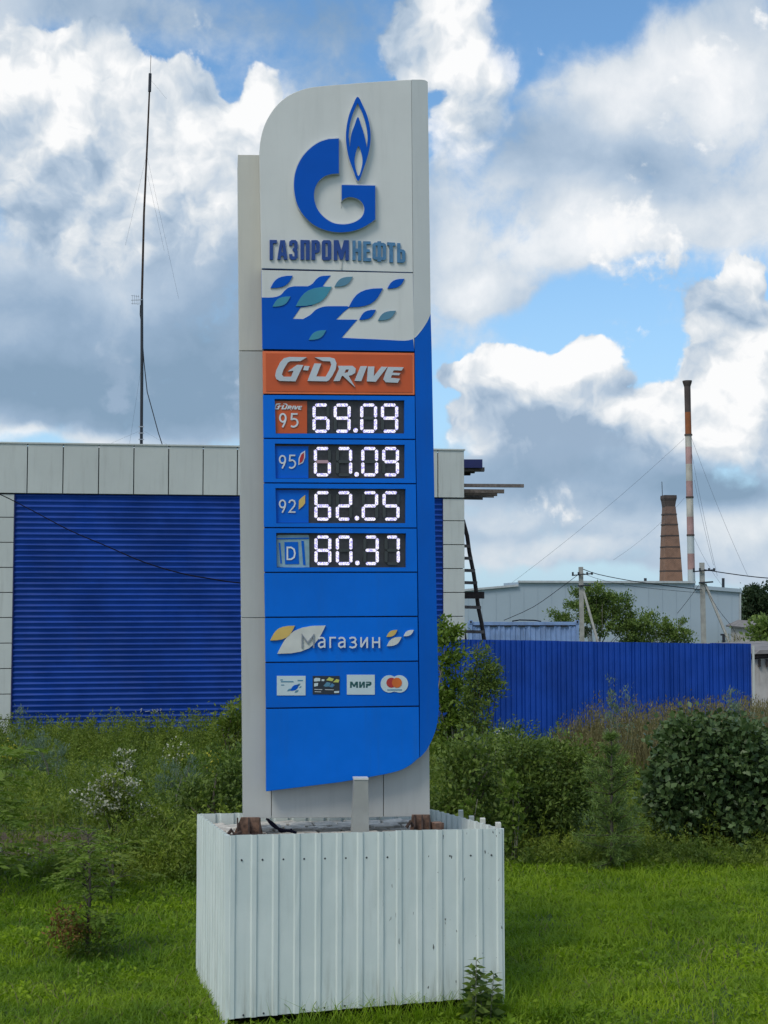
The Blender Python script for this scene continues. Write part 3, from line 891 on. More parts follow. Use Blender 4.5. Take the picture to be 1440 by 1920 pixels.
# ================================================================== brick chimney
YK = 220.0
bc = at(1258, 1090, YK)
ch = empty('brick_chimney', (bc.x, YK, -4), 'tapering square brown brick chimney, shorter of the two', 'chimney')
m, n, b = new_mat('old_brick')
g = n.node('ShaderNodeNewGeometry').outputs['Position']
rot = n.vec('MULTIPLY', g, (1, 1, 1))
br = n.node('ShaderNodeTexBrick')
cx = n.node('ShaderNodeCombineXYZ'); se = n.node('ShaderNodeSeparateXYZ'); n.l.new(g, se.inputs[0])
n.l.new(n.math('ADD', se.outputs['X'], se.outputs['Y']), cx.inputs[0]); n.l.new(se.outputs['Z'], cx.inputs[1]); n.l.new(cx.outputs[0], br.inputs['Vector'])
br.inputs['Scale'].default_value = 1.0; br.inputs['Brick Width'].default_value = 0.5; br.inputs['Row Height'].default_value = 0.18; br.inputs['Mortar Size'].default_value = 0.02
br.inputs['Color1'].default_value = (0.33, 0.18, 0.12, 1); br.inputs['Color2'].default_value = (0.33, 0.18, 0.12, 1); br.inputs['Mortar'].default_value = (0.14, 0.10, 0.085, 1)
soot = n.maprange(n.math('ADD', se.outputs['Z'], n.math('MULTIPLY', n.noise(g, 0.5, 5, .6), 8)), 12, 24)
c = n.mix(n.math('MULTIPLY', soot, 0.65), br.outputs['Color'], (0.10, 0.08, 0.08, 1))
c = n.mix(n.maprange(n.noise(g, 0.9, 6, .6), 0.4, 0.7, 0, .45), c, (0.10, 0.06, 0.045, 1))
n.l.new(c, b.inputs['Base Color']); b.inputs['Roughness'].default_value = 0.95
M['old_brick'] = m
def frustum(rows, Yc_, seg, tw=0.0, off=math.pi / 4):
    V_, F_ = [], []
    for (x, z, r_) in rows:
        for k in range(seg):
            a_ = 2 * math.pi * k / seg + off + tw
            V_.append(Vector((x + r_ * math.cos(a_), Yc_ + r_ * math.sin(a_), z)))
    for i in range(len(rows) - 1):
        for k in range(seg):
            k2 = (k + 1) % seg
            F_.append((i * seg + k, i * seg + k2, (i + 1) * seg + k2, (i + 1) * seg + k))
    F_.append(tuple((len(rows) - 1) * seg + k for k in range(seg)))
    return V_, F_
def row(xc, y, hw): 
    p = at(xc, y, YK); return (p.x, p.z, hw / FPX * YK * 1.36)
v, f = frustum([row(1259.5, 1240, 21.5), row(1258.2, 1090, 17.6), row(1257.0, 1040, 15.6), row(1256, 1000, 13.6), row(1254, 950, 10.2)], YK, 4, 0.12); obj('shaft', v, f, M['old_brick'], ch)
for (y, hw) in ((1072, 17.1), (1048, 16.2), (1027, 15.3), (1006, 14.3), (985, 13.2), (966, 12.0)):
    r0 = row(1254 + (y - 950) * .03, y, hw - .3); r1 = (r0[0], r0[1] + .22, r0[2])
    v, f = frustum([(r0[0], r0[1], r0[2] + .03), (r1[0], r1[1], r1[2] + .03)], YK, 4, 0.12); obj('iron_band', v, f, M['stack_soot'], ch)
v, f = frustum([row(1253.6, 951, 10.0), row(1253.5, 940, 11.2), row(1253.5, 935, 12.6), row(1253.5, 929, 12.2)], YK, 4, 0.12); obj('crown_course', v, f, M['stack_soot'], ch)
v, f = tube_vf([at(1242, 930, YK), at(1241, 903, YK)], 0.06, 5); obj('lightning_rod', v, f, M['steel_dark'], ch)

# ================================================================== striped steel chimney
YS = 200.0
stc = empty('steel_chimney', (at(1300, 1090, YS).x, YS, -4), 'tall thin steel chimney banded red and white with a sooty top', 'chimney')
bands = [(714, 717, 'stack_soot', 9.0, 8.6), (717, 725, 'stack_soot', 8.6, 6.0), (725, 773, 'stack_soot', 6.0, 5.8), (773, 817, 'stack_rust', 5.8, 6.0), (817, 838, 'stack_white', 6.0, 6.1), (838, 870, 'stack_pink', 6.1, 6.2), (870, 902, 'stack_white', 6.2, 6.3),
         (902, 934, 'stack_pink', 6.3, 6.4), (934, 969, 'stack_white', 6.4, 6.5), (969, 1005, 'stack_pink', 6.5, 6.6), (1005, 1038, 'stack_pale', 6.6, 6.7), (1038, 1068, 'stack_pink', 6.7, 6.8), (1068, 1220, 'stack_pale', 6.8, 7.2)]
cxs = lambda y: 1288.5 + (y - 714) * 0.0215
for (y0, y1, mm, w0, w1) in bands:
    p0, p1 = at(cxs(y0), y0, YS), at(cxs(y1), y1, YS)
    v, f = tube_vf([p1, p0], [w1 / FPX * YS, w0 / FPX * YS], 18); obj('band', v, f, M[mm], stc, smooth=False)
for y in (817, 934, 1005):
    p = at(cxs(y), y, YS); v, f = tube_vf([p, p + Vector((0, 0, .25))], 7.4 / FPX * YS, 18); obj('guy_collar', v, f, M['stack_soot'], stc)
for (x, y, x2, y2) in ((1283, 822, 950, 1100), (1297, 822, 1402, 1080), (1297, 850, 1345, 1080), (1283, 934, 1150, 1050), (1300, 1005, 1360, 1105), (1302, 900, 1338, 1060)):
    v, f = tube_vf(sag(at(x, y, YS), at(x2, y2, YS - 30), 0.6), 0.018, 4); obj('guy_wire', v, f, M['steel_dark'], stc)

# ================================================================== utility poles and lines
def pole(px, topy, YP, label, strut):
    t_ = at(px, topy, YP); base = Vector((t_.x + 0.05, YP, gz(t_.x, YP) - 0.2))
    r = empty('utility_pole', (base.x, YP, base.z), label, 'utility pole', 'concrete utility poles beyond the fence')
    v, f = bar_vf(t_, base, 0.18, 0.22); obj('post', v, f, M['pole_concrete'], r)
    v, f = bar_vf(at(px + strut[0], strut[1], YP), at(px + strut[2], 1240, YP - 1), 0.11); obj('strut', v, f, M['pole_concrete'], r)
    cr_ = [bar_vf(t_ + Vector((-.5, -.2, -.45)), t_ + Vector((.6, -.2, -.35)), 0.06)]
    v, f = join(cr_); obj('crossarm', v, f, M['steel_dark'], r)
    for dx in (-.45, -.15, .3, .55):
        v, f = tube_vf([t_ + Vector((dx, -.2, -.42)), t_ + Vector((dx, -.2, -.27))], 0.05, 6); obj('insulator', v, f, M['steel_dark'], r)
    v, f = bar_vf(t_ + Vector((-.2, -.16, -1.0)), t_ + Vector((.5, -.16, -.95)), 0.08); obj('bracket', v, f, M['steel_dark'], r)
    return t_
t1 = pole(1089, 1063, 70, 'leaning-strut concrete utility pole among the bushes, left one', (4, 1105, 42))
t2 = pole(1316, 1055, 66, 'concrete utility pole in front of the right end of the grey hall', (6, 1095, 66))
def wire(pts, Y0, Y1, r, label, name='power_line'):
    v, f = tube_vf([at(x, y, Y0 + (Y1 - Y0) * (x - pts[0][0]) / (pts[-1][0] - pts[0][0])) for x, y in smoothpoly(pts, 3, False)], r, 5)
    tag(obj(name, v, f, M['cable_black']), label, 'cable')
wire([(1093, 1067), (1122, 1077), (1183, 1089), (1240, 1097), (1316, 1106)], 69.8, 65.8, 0.020, 'thick cable strung from the left pole to the right pole')
wire([(1091, 1074), (1130, 1088), (1200, 1101), (1316, 1112)], 69.8, 65.8, 0.010, 'thin wire under the cable between the two poles')
wire([(1086, 1076), (1050, 1103), (1000, 1138), (945, 1163)], 69.8, 60, 0.014, 'wire running down from the left pole towards the container')
wire([(1320, 1068), (1350, 1073), (1400, 1080), (1440, 1084), (1500, 1088)], 65.8, 62, 0.024, 'thick cable leaving the right pole towards the trees')
wire([(1314, 1092), (1290, 1125), (1270, 1150)], 65.8, 64, 0.010, 'wire dropping left from the right pole across the grey hall')
wire([(1319, 1095), (1345, 1140), (1372, 1175), (1385, 1200)], 65.8, 62, 0.010, 'wire dropping right from the right pole across the grey hall')
v, f = join([tube_vf([at(1357, 1212, 45), at(1357, 1190, 45)], 0.05, 6), bar_vf(at(1351, 1190, 45), at(1358, 1190, 45), 0.06)])
tag(obj('standpipe', v, f, M['steel_dark']), 'short dark pipe sticking up over the right end of the blue fence', 'pipe')

# ================================================================== whitewashed shed at the right edge
YW = 39.0
PW = Plane((at(1405, 1110, YW).x, YW, 0), R(4))
shed = empty('old_shed', PW.on(1440, 1340), 'whitewashed old shed with peeling walls at the right edge', 'shed')
PW.part('wall', [[(1407, 1380), (1560, 1380), (1560, 1228), (1407, 1236)]], [M['plaster'], M['plaster']], shed, 0, 5.0)
PW.part('eave_board', [[(1403, 1234), (1560, 1230), (1560, 1222), (1403, 1227)]], [M['wood_dark'], M['wood_dark']], shed, 0.12, 5.0)
PW.part('roof', [[(1416, 1226.5), (1570, 1221.5), (1570, 1213), (1425, 1219)]], [M['roof_grey'], M['roof_grey']], shed, 0.25, 5.2)
for k in range(4):
    p = PW.on(1424 + 14 * k, 1236, .06); v, f = bar_vf(p, p + Vector((0, 0, -.22)), 0.06); obj('rafter_end', v, f, M['wood_dark'], shed)
YHs = 120
hs = empty('far_house', at(1428, 1200, YHs), 'small beige house gable among the trees at the right edge', 'house')
Ph2 = Plane((0, YHs, 0), 0)
Ph2.part('wall', [[(1414, 1215), (1452, 1215), (1452, 1174), (1434, 1168), (1414, 1178)]], [M['plaster'], M['plaster']], hs, 0, 8)
Ph2.part('roof', [[(1410, 1180), (1434, 1169), (1434, 1166), (1409, 1177)]], [M['roof_grey'], M['roof_grey']], hs, .4, 9)

# ================================================================== the price sign
def zt(ox, oy, s): return lambda x, y: (ox + x / s, oy + y / s)
Z1 = zt(420, 130, 3.2727); Z2 = zt(470, 640, 3.7895); Z3 = zt(470, 1060, 3.7895); ZL = zt(490, 430, 4.8)
ZG = zt(490, 650, 4.8); ZM = zt(490, 1150, 4.645); ZD = zt(500, 740, 4.966); ZE = zt(500, 900, 4.966)
def zz_(Z, pts): return [Z(*p) for p in pts]
PS = Plane(at(642, 1110, 12.72), R(7.0))
sb = PS.on(642, 1110); 
sign = empty('price_sign', (sb.x, sb.y + .3, 1.45), 'tall white and blue fuel price sign standing in the corrugated planter', 'sign')

def interp(tab, y):
    if y <= tab[0][0]: return tab[0][1]
    for (a, b), (c, d) in zip(tab, tab[1:]):
        if y <= c: return b + (d - b) * (y - a) / (c - a)
    return tab[-1][1]
XLT = [(290, 487), (505, 490), (657, 492), (823, 493.7), (1073, 495.0), (1157, 496.4), (1325, 498), (1482, 498.5)]
SXT = [(150, 771.5), (510, 774.6), (661, 777.3), (823, 778.8), (1073, 782.7), (1157, 783.6), (1240, 784.6), (1324, 786.0), (1475, 787.5)]
XL = lambda y: interp(XLT, y)
SX = lambda y: interp(SXT, y)
BL = lambda y: 446 + (y - 290) * 0.0081     # left edge of the body
BR = lambda y: 806 - (1530 - y) * 0.0085

# body: steel frame core with cladding sheets
PS.part('frame_core', [[(BL(296) + 4, 296), (BR(296) - 4, 296), (BR(1525) - 4, 1525), (BL(1530) + 4, 1530)]], [M['joint'], M['joint']], sign, -0.185, 0.40)
def clad(poly, mm='cladding'): PS.part('cladding_sheet', [poly], [M[mm], M[mm]], sign, -0.165, 0.45, bevel=0.004)
for y0, y1 in ((290, 657.4), (658.6, 1158.0), (1158.9, 1535)):
    clad([(BL(y0), y0), (508.3, y0 + 0.5), (508.3, y1 - (0.8 if y1 > 1500 else 0)), (BL(y1), y1)], 'cladding_warm' if y0 == 290 else 'cladding')
clad([(509.6, 1160), (718.4, 1160), (718.4, 1532.5), (509.6, 1534)])
clad([(719.6, 1160), (BR(1160), 1160), (BR(1530), 1530), (719.6, 1532.3)])
clad([(509.6, 300), (BR(300), 300), (BR(1158), 1158.5), (509.6, 1158.5)])

# dark carcass behind the front panels
seamY = [(657, 660.5), (739.3, 741.5), (821.8, 823.8), (905.3, 906.9), (989.2, 990.0), (1073.2, 1072.8), (1157.6, 1155.8), (1242.2, 1239.8), (1328.2, 1324.2)]
PS.part('panel_carcass', [[(XL(510) + 1.5, 300), (772, 300), (SX(1300), 1300), (SX(1400) - 2, 1408), (498 + 2, 1474)]], [M['gap_navy'], M['gap_navy']], sign, -0.055, 0.11)

# upper logo panel
top_arc = zz_(Z1, [(218, 520), (221, 455), (236, 380), (262, 312), (305, 243), (355, 190), (410, 153), (480, 124), (560, 107), (700, 94), (900, 78), (1030, 69), (1150, 63)])
curve = smoothpoly(top_arc, 4, False)
seam1L, seam1R = Z1(231, 1221), Z1(1161, 1246)
PS.part('logo_panel', [curve + [(774.4, seam1R[1]), (seam1L[0], seam1L[1])]], [M['panel_white'], M['panel_white']], sign, 0, 0.16, bevel=0.004)
# right hand fascia, turned back a little, white above and blue below
foff = lambda p: -0.055 * max(0.0, (p[0] - interp(SXT, p[1]) - 1.0)) / 30.0
def xo(y): return interp([(150, 797), (155, 802), (588, 807.6), (640, 809), (846, 813), (1060, 817), (1245, 821), (1324, 823)], y)
wb = smoothpoly(zz_(Z1, [(1268, 1500), (1250, 1543), (1220, 1590), (1190, 1628), (1166, 1650)]), 3, False)
PS.part('side_fascia', [[(771.7, 149.2), (790, 149.3), (797, 150.2), (802, 153.5), (807.5, wb[0][1])] + wb[1:-1] + [(775.9, wb[-1][1])]], [M['panel_white'], M['panel_white']], sign, foff, 0.15)
low = smoothpoly(zz_(Z3, [(1338, 1000), (1325, 1120), (1300, 1210), (1262, 1292), (1236, 1330), (1202, 1366)]), 4, False)
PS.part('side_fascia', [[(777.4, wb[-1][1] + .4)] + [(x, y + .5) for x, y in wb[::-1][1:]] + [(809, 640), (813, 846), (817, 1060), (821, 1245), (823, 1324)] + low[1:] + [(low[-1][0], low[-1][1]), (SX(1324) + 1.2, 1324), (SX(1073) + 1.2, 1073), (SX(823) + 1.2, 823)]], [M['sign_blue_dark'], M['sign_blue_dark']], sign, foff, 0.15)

# pattern panel: white sheet, blue field, leaves
yb = 655
PS.part('pattern_panel', [[(XL(506), 506.2), (774.4, 512.2), (777.0, 658.6), (XL(655), 654.4)]], [M['panel_white'], M['sign_blue']], sign, 0, 0.05, bevel=0.003)
bf = (smoothpoly(zz_(Z1, [(231, 1400), (300, 1399), (345, 1386), (372, 1358), (398, 1338), (432, 1331)]), 4, False)
      + smoothpoly(zz_(Z1, [(515, 1331), (542, 1316), (568, 1286), (598, 1269), (655, 1265)]), 4, False)
      + smoothpoly(zz_(Z1, [(655, 1265), (630, 1296), (605, 1331)]), 3, False)
      + zz_(Z1, [(655, 1336), (540, 1450), (470, 1462)])
      + zz_(Z1, [(422, 1531)]) + smoothpoly(zz_(Z1, [(485, 1532), (530, 1506), (565, 1474), (612, 1456), (660, 1453)]), 4, False)
      + zz_(Z1, [(757, 1453), (772, 1460), (735, 1488), (690, 1533), (690, 1535)])
      + zz_(Z1, [(818, 1536), (790, 1568), (722, 1647)])
      + smoothpoly(zz_(Z1, [(1000, 1660), (1110, 1665), (1160, 1655)]), 3, False))
PS.part('blue_field', [bf + [(777.0, 658.6), (XL(655) + .2, 654.2)]], [M['logo_blue'], M['logo_blue']], sign, 0.004, 0.003)
def leafpoly(x0, y0, x1, y1, Z, n=7):
    """S-shaped leaf: tips at lower left and upper right"""
    w, h = x1 - x0, y1 - y0
    def bz(a, b, c, d):
        return [tuple((1 - t) ** 3 * a[k] + 3 * (1 - t) ** 2 * t * b[k] + 3 * (1 - t) * t * t * c[k] + t ** 3 * d[k] for k in (0, 1)) for t in [i / n for i in range(n)]]
    A, B = (x0, y1), (x1, y0)
    up_ = bz(A, (x0 + .17 * w, y1 - .60 * h), (x0 + .26 * w, y0 - .03 * h), B)
    dn_ = bz(B, (x1 - .17 * w, y0 + .60 * h), (x1 - .26 * w, y1 + .03 * h), A)
    return zz_(Z, up_ + dn_)
for (x0, y0, x1, y1, mm) in ((285, 1266, 422, 1342, 'logo_blue'), (678, 1272, 790, 1334, 'steel_blue'), (1003, 1285, 1108, 1345, 'logo_blue'), (765, 1343, 975, 1460, 'logo_blue'),
                             (830, 1475, 932, 1537, 'logo_blue'), (945, 1481, 1055, 1541, 'steel_blue'), (298, 1393, 408, 1456, 'teal'), (440, 1333, 662, 1453, 'teal'), (520, 1600, 627, 1660, 'teal')):
    PS.part('leaf_mark', [leafpoly(x0, y0, x1, y1, Z1)], [M[mm], M[mm]], sign, 0.012, 0.009)

# emblem: raised letter with a flame
G = (zz_(Z1, [(705, 424)]) + smoothpoly(zz_(Z1, [(640, 428), (582, 448), (525, 488), (478, 542), (445, 608), (430, 680), (432, 755), (450, 830), (488, 895), (548, 952), (620, 986), (700, 1000), (780, 994), (850, 971), (905, 938)]), 4, False)
     + zz_(Z1, [(928, 920), (928, 713), (722, 709), (722, 806)]) + smoothpoly(zz_(Z1, [(735, 795), (765, 784), (800, 788), (832, 802), (852, 826), (861, 858), (852, 895), (825, 924), (782, 944), (730, 951), (670, 942), (615, 908), (572, 855), (553, 792), (557, 735), (580, 688), (618, 656), (662, 642)]), 4, False) + zz_(Z1, [(705, 639)]))
em = empty('emblem', (0, 0, 0), None, None)
em.parent = sign
def rim(poly, d):
    loops = stroke(poly, d * 2, True)
    return loops[0]
PS.part('letter_mark', [G], [M['logo_blue'], M['side_grey']], em, 0.052, 0.06)
PS.part('letter_backing', [rim(G, 1.5)], [M['side_grey'], M['side_grey']], em, 0.030, 0.032)
fo = smoothpoly(zz_(Z1, [(820, 168), (852, 222), (880, 288), (896, 362), (899, 440), (885, 520), (858, 605), (824, 686), (790, 610), (763, 530), (749, 440), (751, 362), (766, 285), (790, 222)]), 4)
cre = zz_(Z1, [(820, 206)]) + smoothpoly(zz_(Z1, [(848, 265), (870, 335), (881, 410), (877, 480)]), 4, False) + smoothpoly(zz_(Z1, [(873, 462), (860, 400), (842, 345), (822, 292), (800, 345), (781, 400), (772, 480)]), 4, False)[1:] + smoothpoly(zz_(Z1, [(765, 410), (773, 335), (793, 265)]), 4, False)
dr = smoothpoly(zz_(Z1, [(825, 470), (842, 510), (850, 560), (842, 612), (825, 655), (808, 612), (801, 560), (809, 510)]), 3)
PS.part('flame_mark', [fo, cre, dr], [M['logo_blue'], M['side_grey']], em, 0.052, 0.022)
PS.part('flame_backing', [rim(fo, 1.5)], [M['panel_white'], M['side_grey']], em, 0.030, 0.032)

# letters of the name, each one raised
GL = [[[(75, 95), (140, 95), (140, 125), (106, 125), (106, 272), (75, 272)]],
      [[(170, 97), (212, 97), (235, 272), (203, 272), (199, 238), (178, 238), (174, 272), (143, 272)], [(189, 135), (196, 208), (181, 208)]],
      stroke([(265, 146), (266, 118), (276, 110), (302, 110), (312, 120), (312, 165), (298, 182), (313, 200), (313, 246), (302, 258), (276, 258), (266, 248), (265, 222)], 29),
      [[(352, 95), (435, 97), (435, 274), (402, 274), (402, 126), (385, 126), (385, 272), (352, 272)]],
      [[(452, 97), (505, 97), (526, 115), (526, 195), (508, 212), (485, 212), (485, 274), (452, 273)], [(484, 126), (495, 126), (495, 184), (484, 184)]],
      [[(560, 97), (613, 97), (629, 112), (629, 262), (613, 277), (560, 277), (545, 262), (545, 112)], [(577, 126), (597, 126), (597, 248), (577, 248)]],
      [[(652, 97), (695, 97), (720, 190), (745, 97), (788, 98), (788, 278), (757, 278), (757, 185), (733, 272), (708, 272), (683, 185), (683, 277), (652, 277)]],
      [[(820, 100), (848, 100), (848, 172), (870, 173), (870, 103), (898, 104), (898, 283), (870, 282), (870, 205), (848, 203), (848, 278), (820, 277)]],
      [[(917, 106), (984, 108), (984, 135), (947, 134), (947, 178), (976, 180), (976, 205), (947, 204), (947, 256), (988, 258), (988, 287), (917, 284)]],
      [[(1020, 118), (1045, 118), (1045, 106), (1078, 107), (1078, 120), (1105, 122), (1122, 138), (1122, 265), (1105, 278), (1078, 276), (1078, 290), (1045, 288), (1045, 274), (1018, 272), (1001, 256), (1001, 133)], [(1029, 145), (1046, 146), (1046, 247), (1029, 246)], [(1077, 148), (1094, 149), (1094, 251), (1077, 250)]],
      [[(1133, 115), (1205, 120), (1205, 148), (1185, 147), (1185, 298), (1153, 296), (1153, 144), (1133, 142)]],
      [[(1223, 123), (1251, 124), (1251, 178), (1280, 182), (1296, 198), (1296, 285), (1278, 300), (1223, 297)], [(1251, 206), (1268, 207), (1268, 270), (1251, 269)]]]
for i, g_ in enumerate(GL):
    mm = 'letter_navy' if i < 7 else 'letter_steel'
    PS.part('letter', [zz_(ZL, l) for l in g_], [M[mm], M[mm]], sign, 0.018, 0.018)
# panel joint and drip stain below the middle of the name
v, f = bar_vf(PS.on(*ZL(722, 280), 0.004), PS.on(*ZL(720, 356), 0.004), 0.010); obj('drip_stain', v, f, M['cladding'], sign)
v, f = bar_vf(PS.on(*Z1(718, 815), 0.003), PS.on(*Z1(720, 850), 0.003), 0.006); obj('drip_stain', v, f, M['cladding'], sign)

# rows
def rowquad(k, inset=1.2):
    (a, b), (c, d) = seamY[k], seamY[k + 1]
    return [(XL(a) + .3, a + inset), (SX(b) - .4, b + inset), (SX(d) - .4, d - inset), (XL(c) + .3, c - inset)]
def loops(Z, L_): return [zz_(Z, l) for l in L_]
gdp = rowquad(0)
rowO = PS.part('brand_panel', [gdp], [M['orange_edge'], M['orange']], sign, 0.004, 0.06, bevel=0.004)
ins = [(gdp[0][0] + 6, gdp[0][1] + 4), (gdp[1][0] - 4.5, gdp[1][1] + 4), (gdp[2][0] - 4.5, gdp[2][1] - 4.5), (gdp[3][0] + 6, gdp[3][1] - 4.5)]
PS.part('inner_face', [ins], [M['orange'], M['orange']], rowO, 0.008, 0.003)
DRV = [[[(410, 95), (250, 92), (202, 105), (168, 142), (135, 210), (125, 258), (135, 290), (165, 308), (308, 312), (330, 265), (378, 165), (322, 163), (238, 222), (290, 216), (268, 270), (200, 270), (185, 250), (200, 205), (238, 142), (262, 130), (350, 130)]],
       [[(388, 172), (434, 175), (420, 215), (376, 211)]],
       [[(480, 95), (615, 95), (660, 108), (677, 150), (670, 200), (640, 260), (610, 300), (590, 312), (415, 308), (455, 205), (478, 150), (540, 152), (495, 268), (578, 270), (613, 210), (630, 160), (620, 132), (555, 129)]],
       [[(690, 172), (820, 172), (850, 195), (845, 235), (815, 255), (785, 262), (845, 365), (735, 263), (725, 263), (705, 308), (648, 310), (700, 200)], [(762, 205), (788, 205), (778, 230), (748, 236)]],
       [[(893, 175), (952, 175), (900, 310), (838, 308)]],
       [[(960, 178), (1018, 178), (1012, 265), (1080, 180), (1135, 182), (1030, 316), (950, 312)]],
       [[(1140, 182), (1282, 185), (1262, 215), (1192, 212), (1180, 234), (1252, 238), (1240, 257), (1175, 255), (1165, 280), (1248, 288), (1228, 325), (1120, 320), (1098, 295), (1115, 240)]]]
for g_ in DRV: PS.part('letter', loops(ZG, g_), [M['silver'], M['silver']], rowO, 0.030, 0.022)

# price rows
SEGS = {'6': 'acdefg', '9': 'abcdfg', '0': 'abcdef', '7': 'abc', '2': 'abged', '5': 'afgcd', '8': 'abcdefg', '3': 'abgcd', 'q': 'acdef'}
def seg_polys(x0, y0, x1, y1, t, sk=0.0):
    h = t / 2; a, b, c, d = x0 + h, x1 - h, y0 + h, y1 - h; m_ = (c + d) / 2; g_ = t * 0.10
    def hexa(p, q):
        (px_, py_), (qx, qy) = p, q; L_ = math.hypot(qx - px_, qy - py_); ux, uy = (qx - px_) / L_, (qy - py_) / L_; nx_, ny_ = -uy, ux
        P = lambda s, o: (px_ + ux * s + nx_ * o, py_ + uy * s + ny_ * o)
        return [P(g_ + .1 * t, 0), P(g_ + h * .9, h), P(L_ - g_ - h * .9, h), P(L_ - g_ - .1 * t, 0), P(L_ - g_ - h * .9, -h), P(g_ + h * .9, -h)]
    e = t * 0.12
    return {'a': hexa((a + e, c), (b - e, c)), 'b': hexa((b, c + e), (b, m_)), 'c': hexa((b, m_), (b, d - e)), 'd': hexa((a + e, d), (b - e, d)), 'e': hexa((a, m_), (a, d - e)), 'f': hexa((a, c + e), (a, m_)), 'g': hexa((a, m_), (b, m_))}
rows = [
 dict(k=1, Z=ZD, win=[(74, 40), (1283, 52), (1283, 362), (84, 362)], lab=(78, 376, 60, 360), text='69.09', digs=[(428, 585), (625, 782), None, (872, 1028), (1065, 1225)], y=(82, 354), dot=(828, 332)),
 dict(k=2, Z=ZD, win=[(76, 455), (1286, 466), (1286, 780), (84, 780)], lab=(80, 388, 480, 776), text='q7.09', digs=[(440, 598), (645, 796), None, (882, 1038), (1077, 1232)], y=(487, 760), dot=(837, 742)),
 dict(k=3, Z=ZE, win=[(82, 75), (1294, 82), (1294, 402), (90, 402)], lab=(86, 390, 92, 398), text='62.25', digs=[(445, 600), (645, 796), None, (886, 1038), (1080, 1237)], y=(104, 378), dot=(840, 355)),
 dict(k=4, Z=ZE, win=[(88, 492), (1298, 496), (1298, 814), (94, 814)], lab=(92, 398, 505, 810), text='80.37', digs=[(446, 602), (645, 799), None, (900, 1044), (1098, 1240)], y=(517, 792), dot=(845, 772)),
]
def glyph(ch_, x0, y0, x1, y1, w):
    u = lambda pts: [(x0 + (x1 - x0) * a, y0 + (y1 - y0) * b) for a, b in pts]
    if ch_ == '9':
        c_ = [(.5 + .43 * math.cos(2 * math.pi * i / 16), .31 + .29 * math.sin(2 * math.pi * i / 16)) for i in range(16)]
        return [stroke(u(c_), w, True), stroke(u([(.93, .33), (.90, .48), (.76, .70), (.46, 1.0)]), w)]
    if ch_ == '5': return [stroke(u(smoothpoly([(.12, .93), (.45, .99), (.80, .88), (.93, .67), (.80, .47), (.48, .39), (.18, .46)], 3, False)), w), stroke(u([(.18, .48), (.24, .03), (.92, .03)]), w)]
    if ch_ == '2': return [stroke(u([(.10, .24), (.22, .07), (.5, .01), (.8, .08), (.92, .28), (.80, .50), (.12, .97), (.97, .97)]), w)]
    if ch_ == 'D': return [stroke(u([(.08, .0), (.5, .0), (.82, .16), (.92, .5), (.82, .84), (.5, 1.0), (.08, 1.0)]), w, True)]
def put_glyph(ch_, Z, box, w, m_, parent, off):
    for i, lp in enumerate(glyph(ch_, *box, w)):
        V_, F_, fm = PS.shape([zz_(Z, l) for l in lp], off + .0012 * i, .004)
        if i == 0: VV, FF = V_, F_
        else: VV, FF = join([(VV, FF), (V_, F_)])
    return obj('numeral' if ch_ != 'D' else 'letter', VV, FF, M[m_], parent)
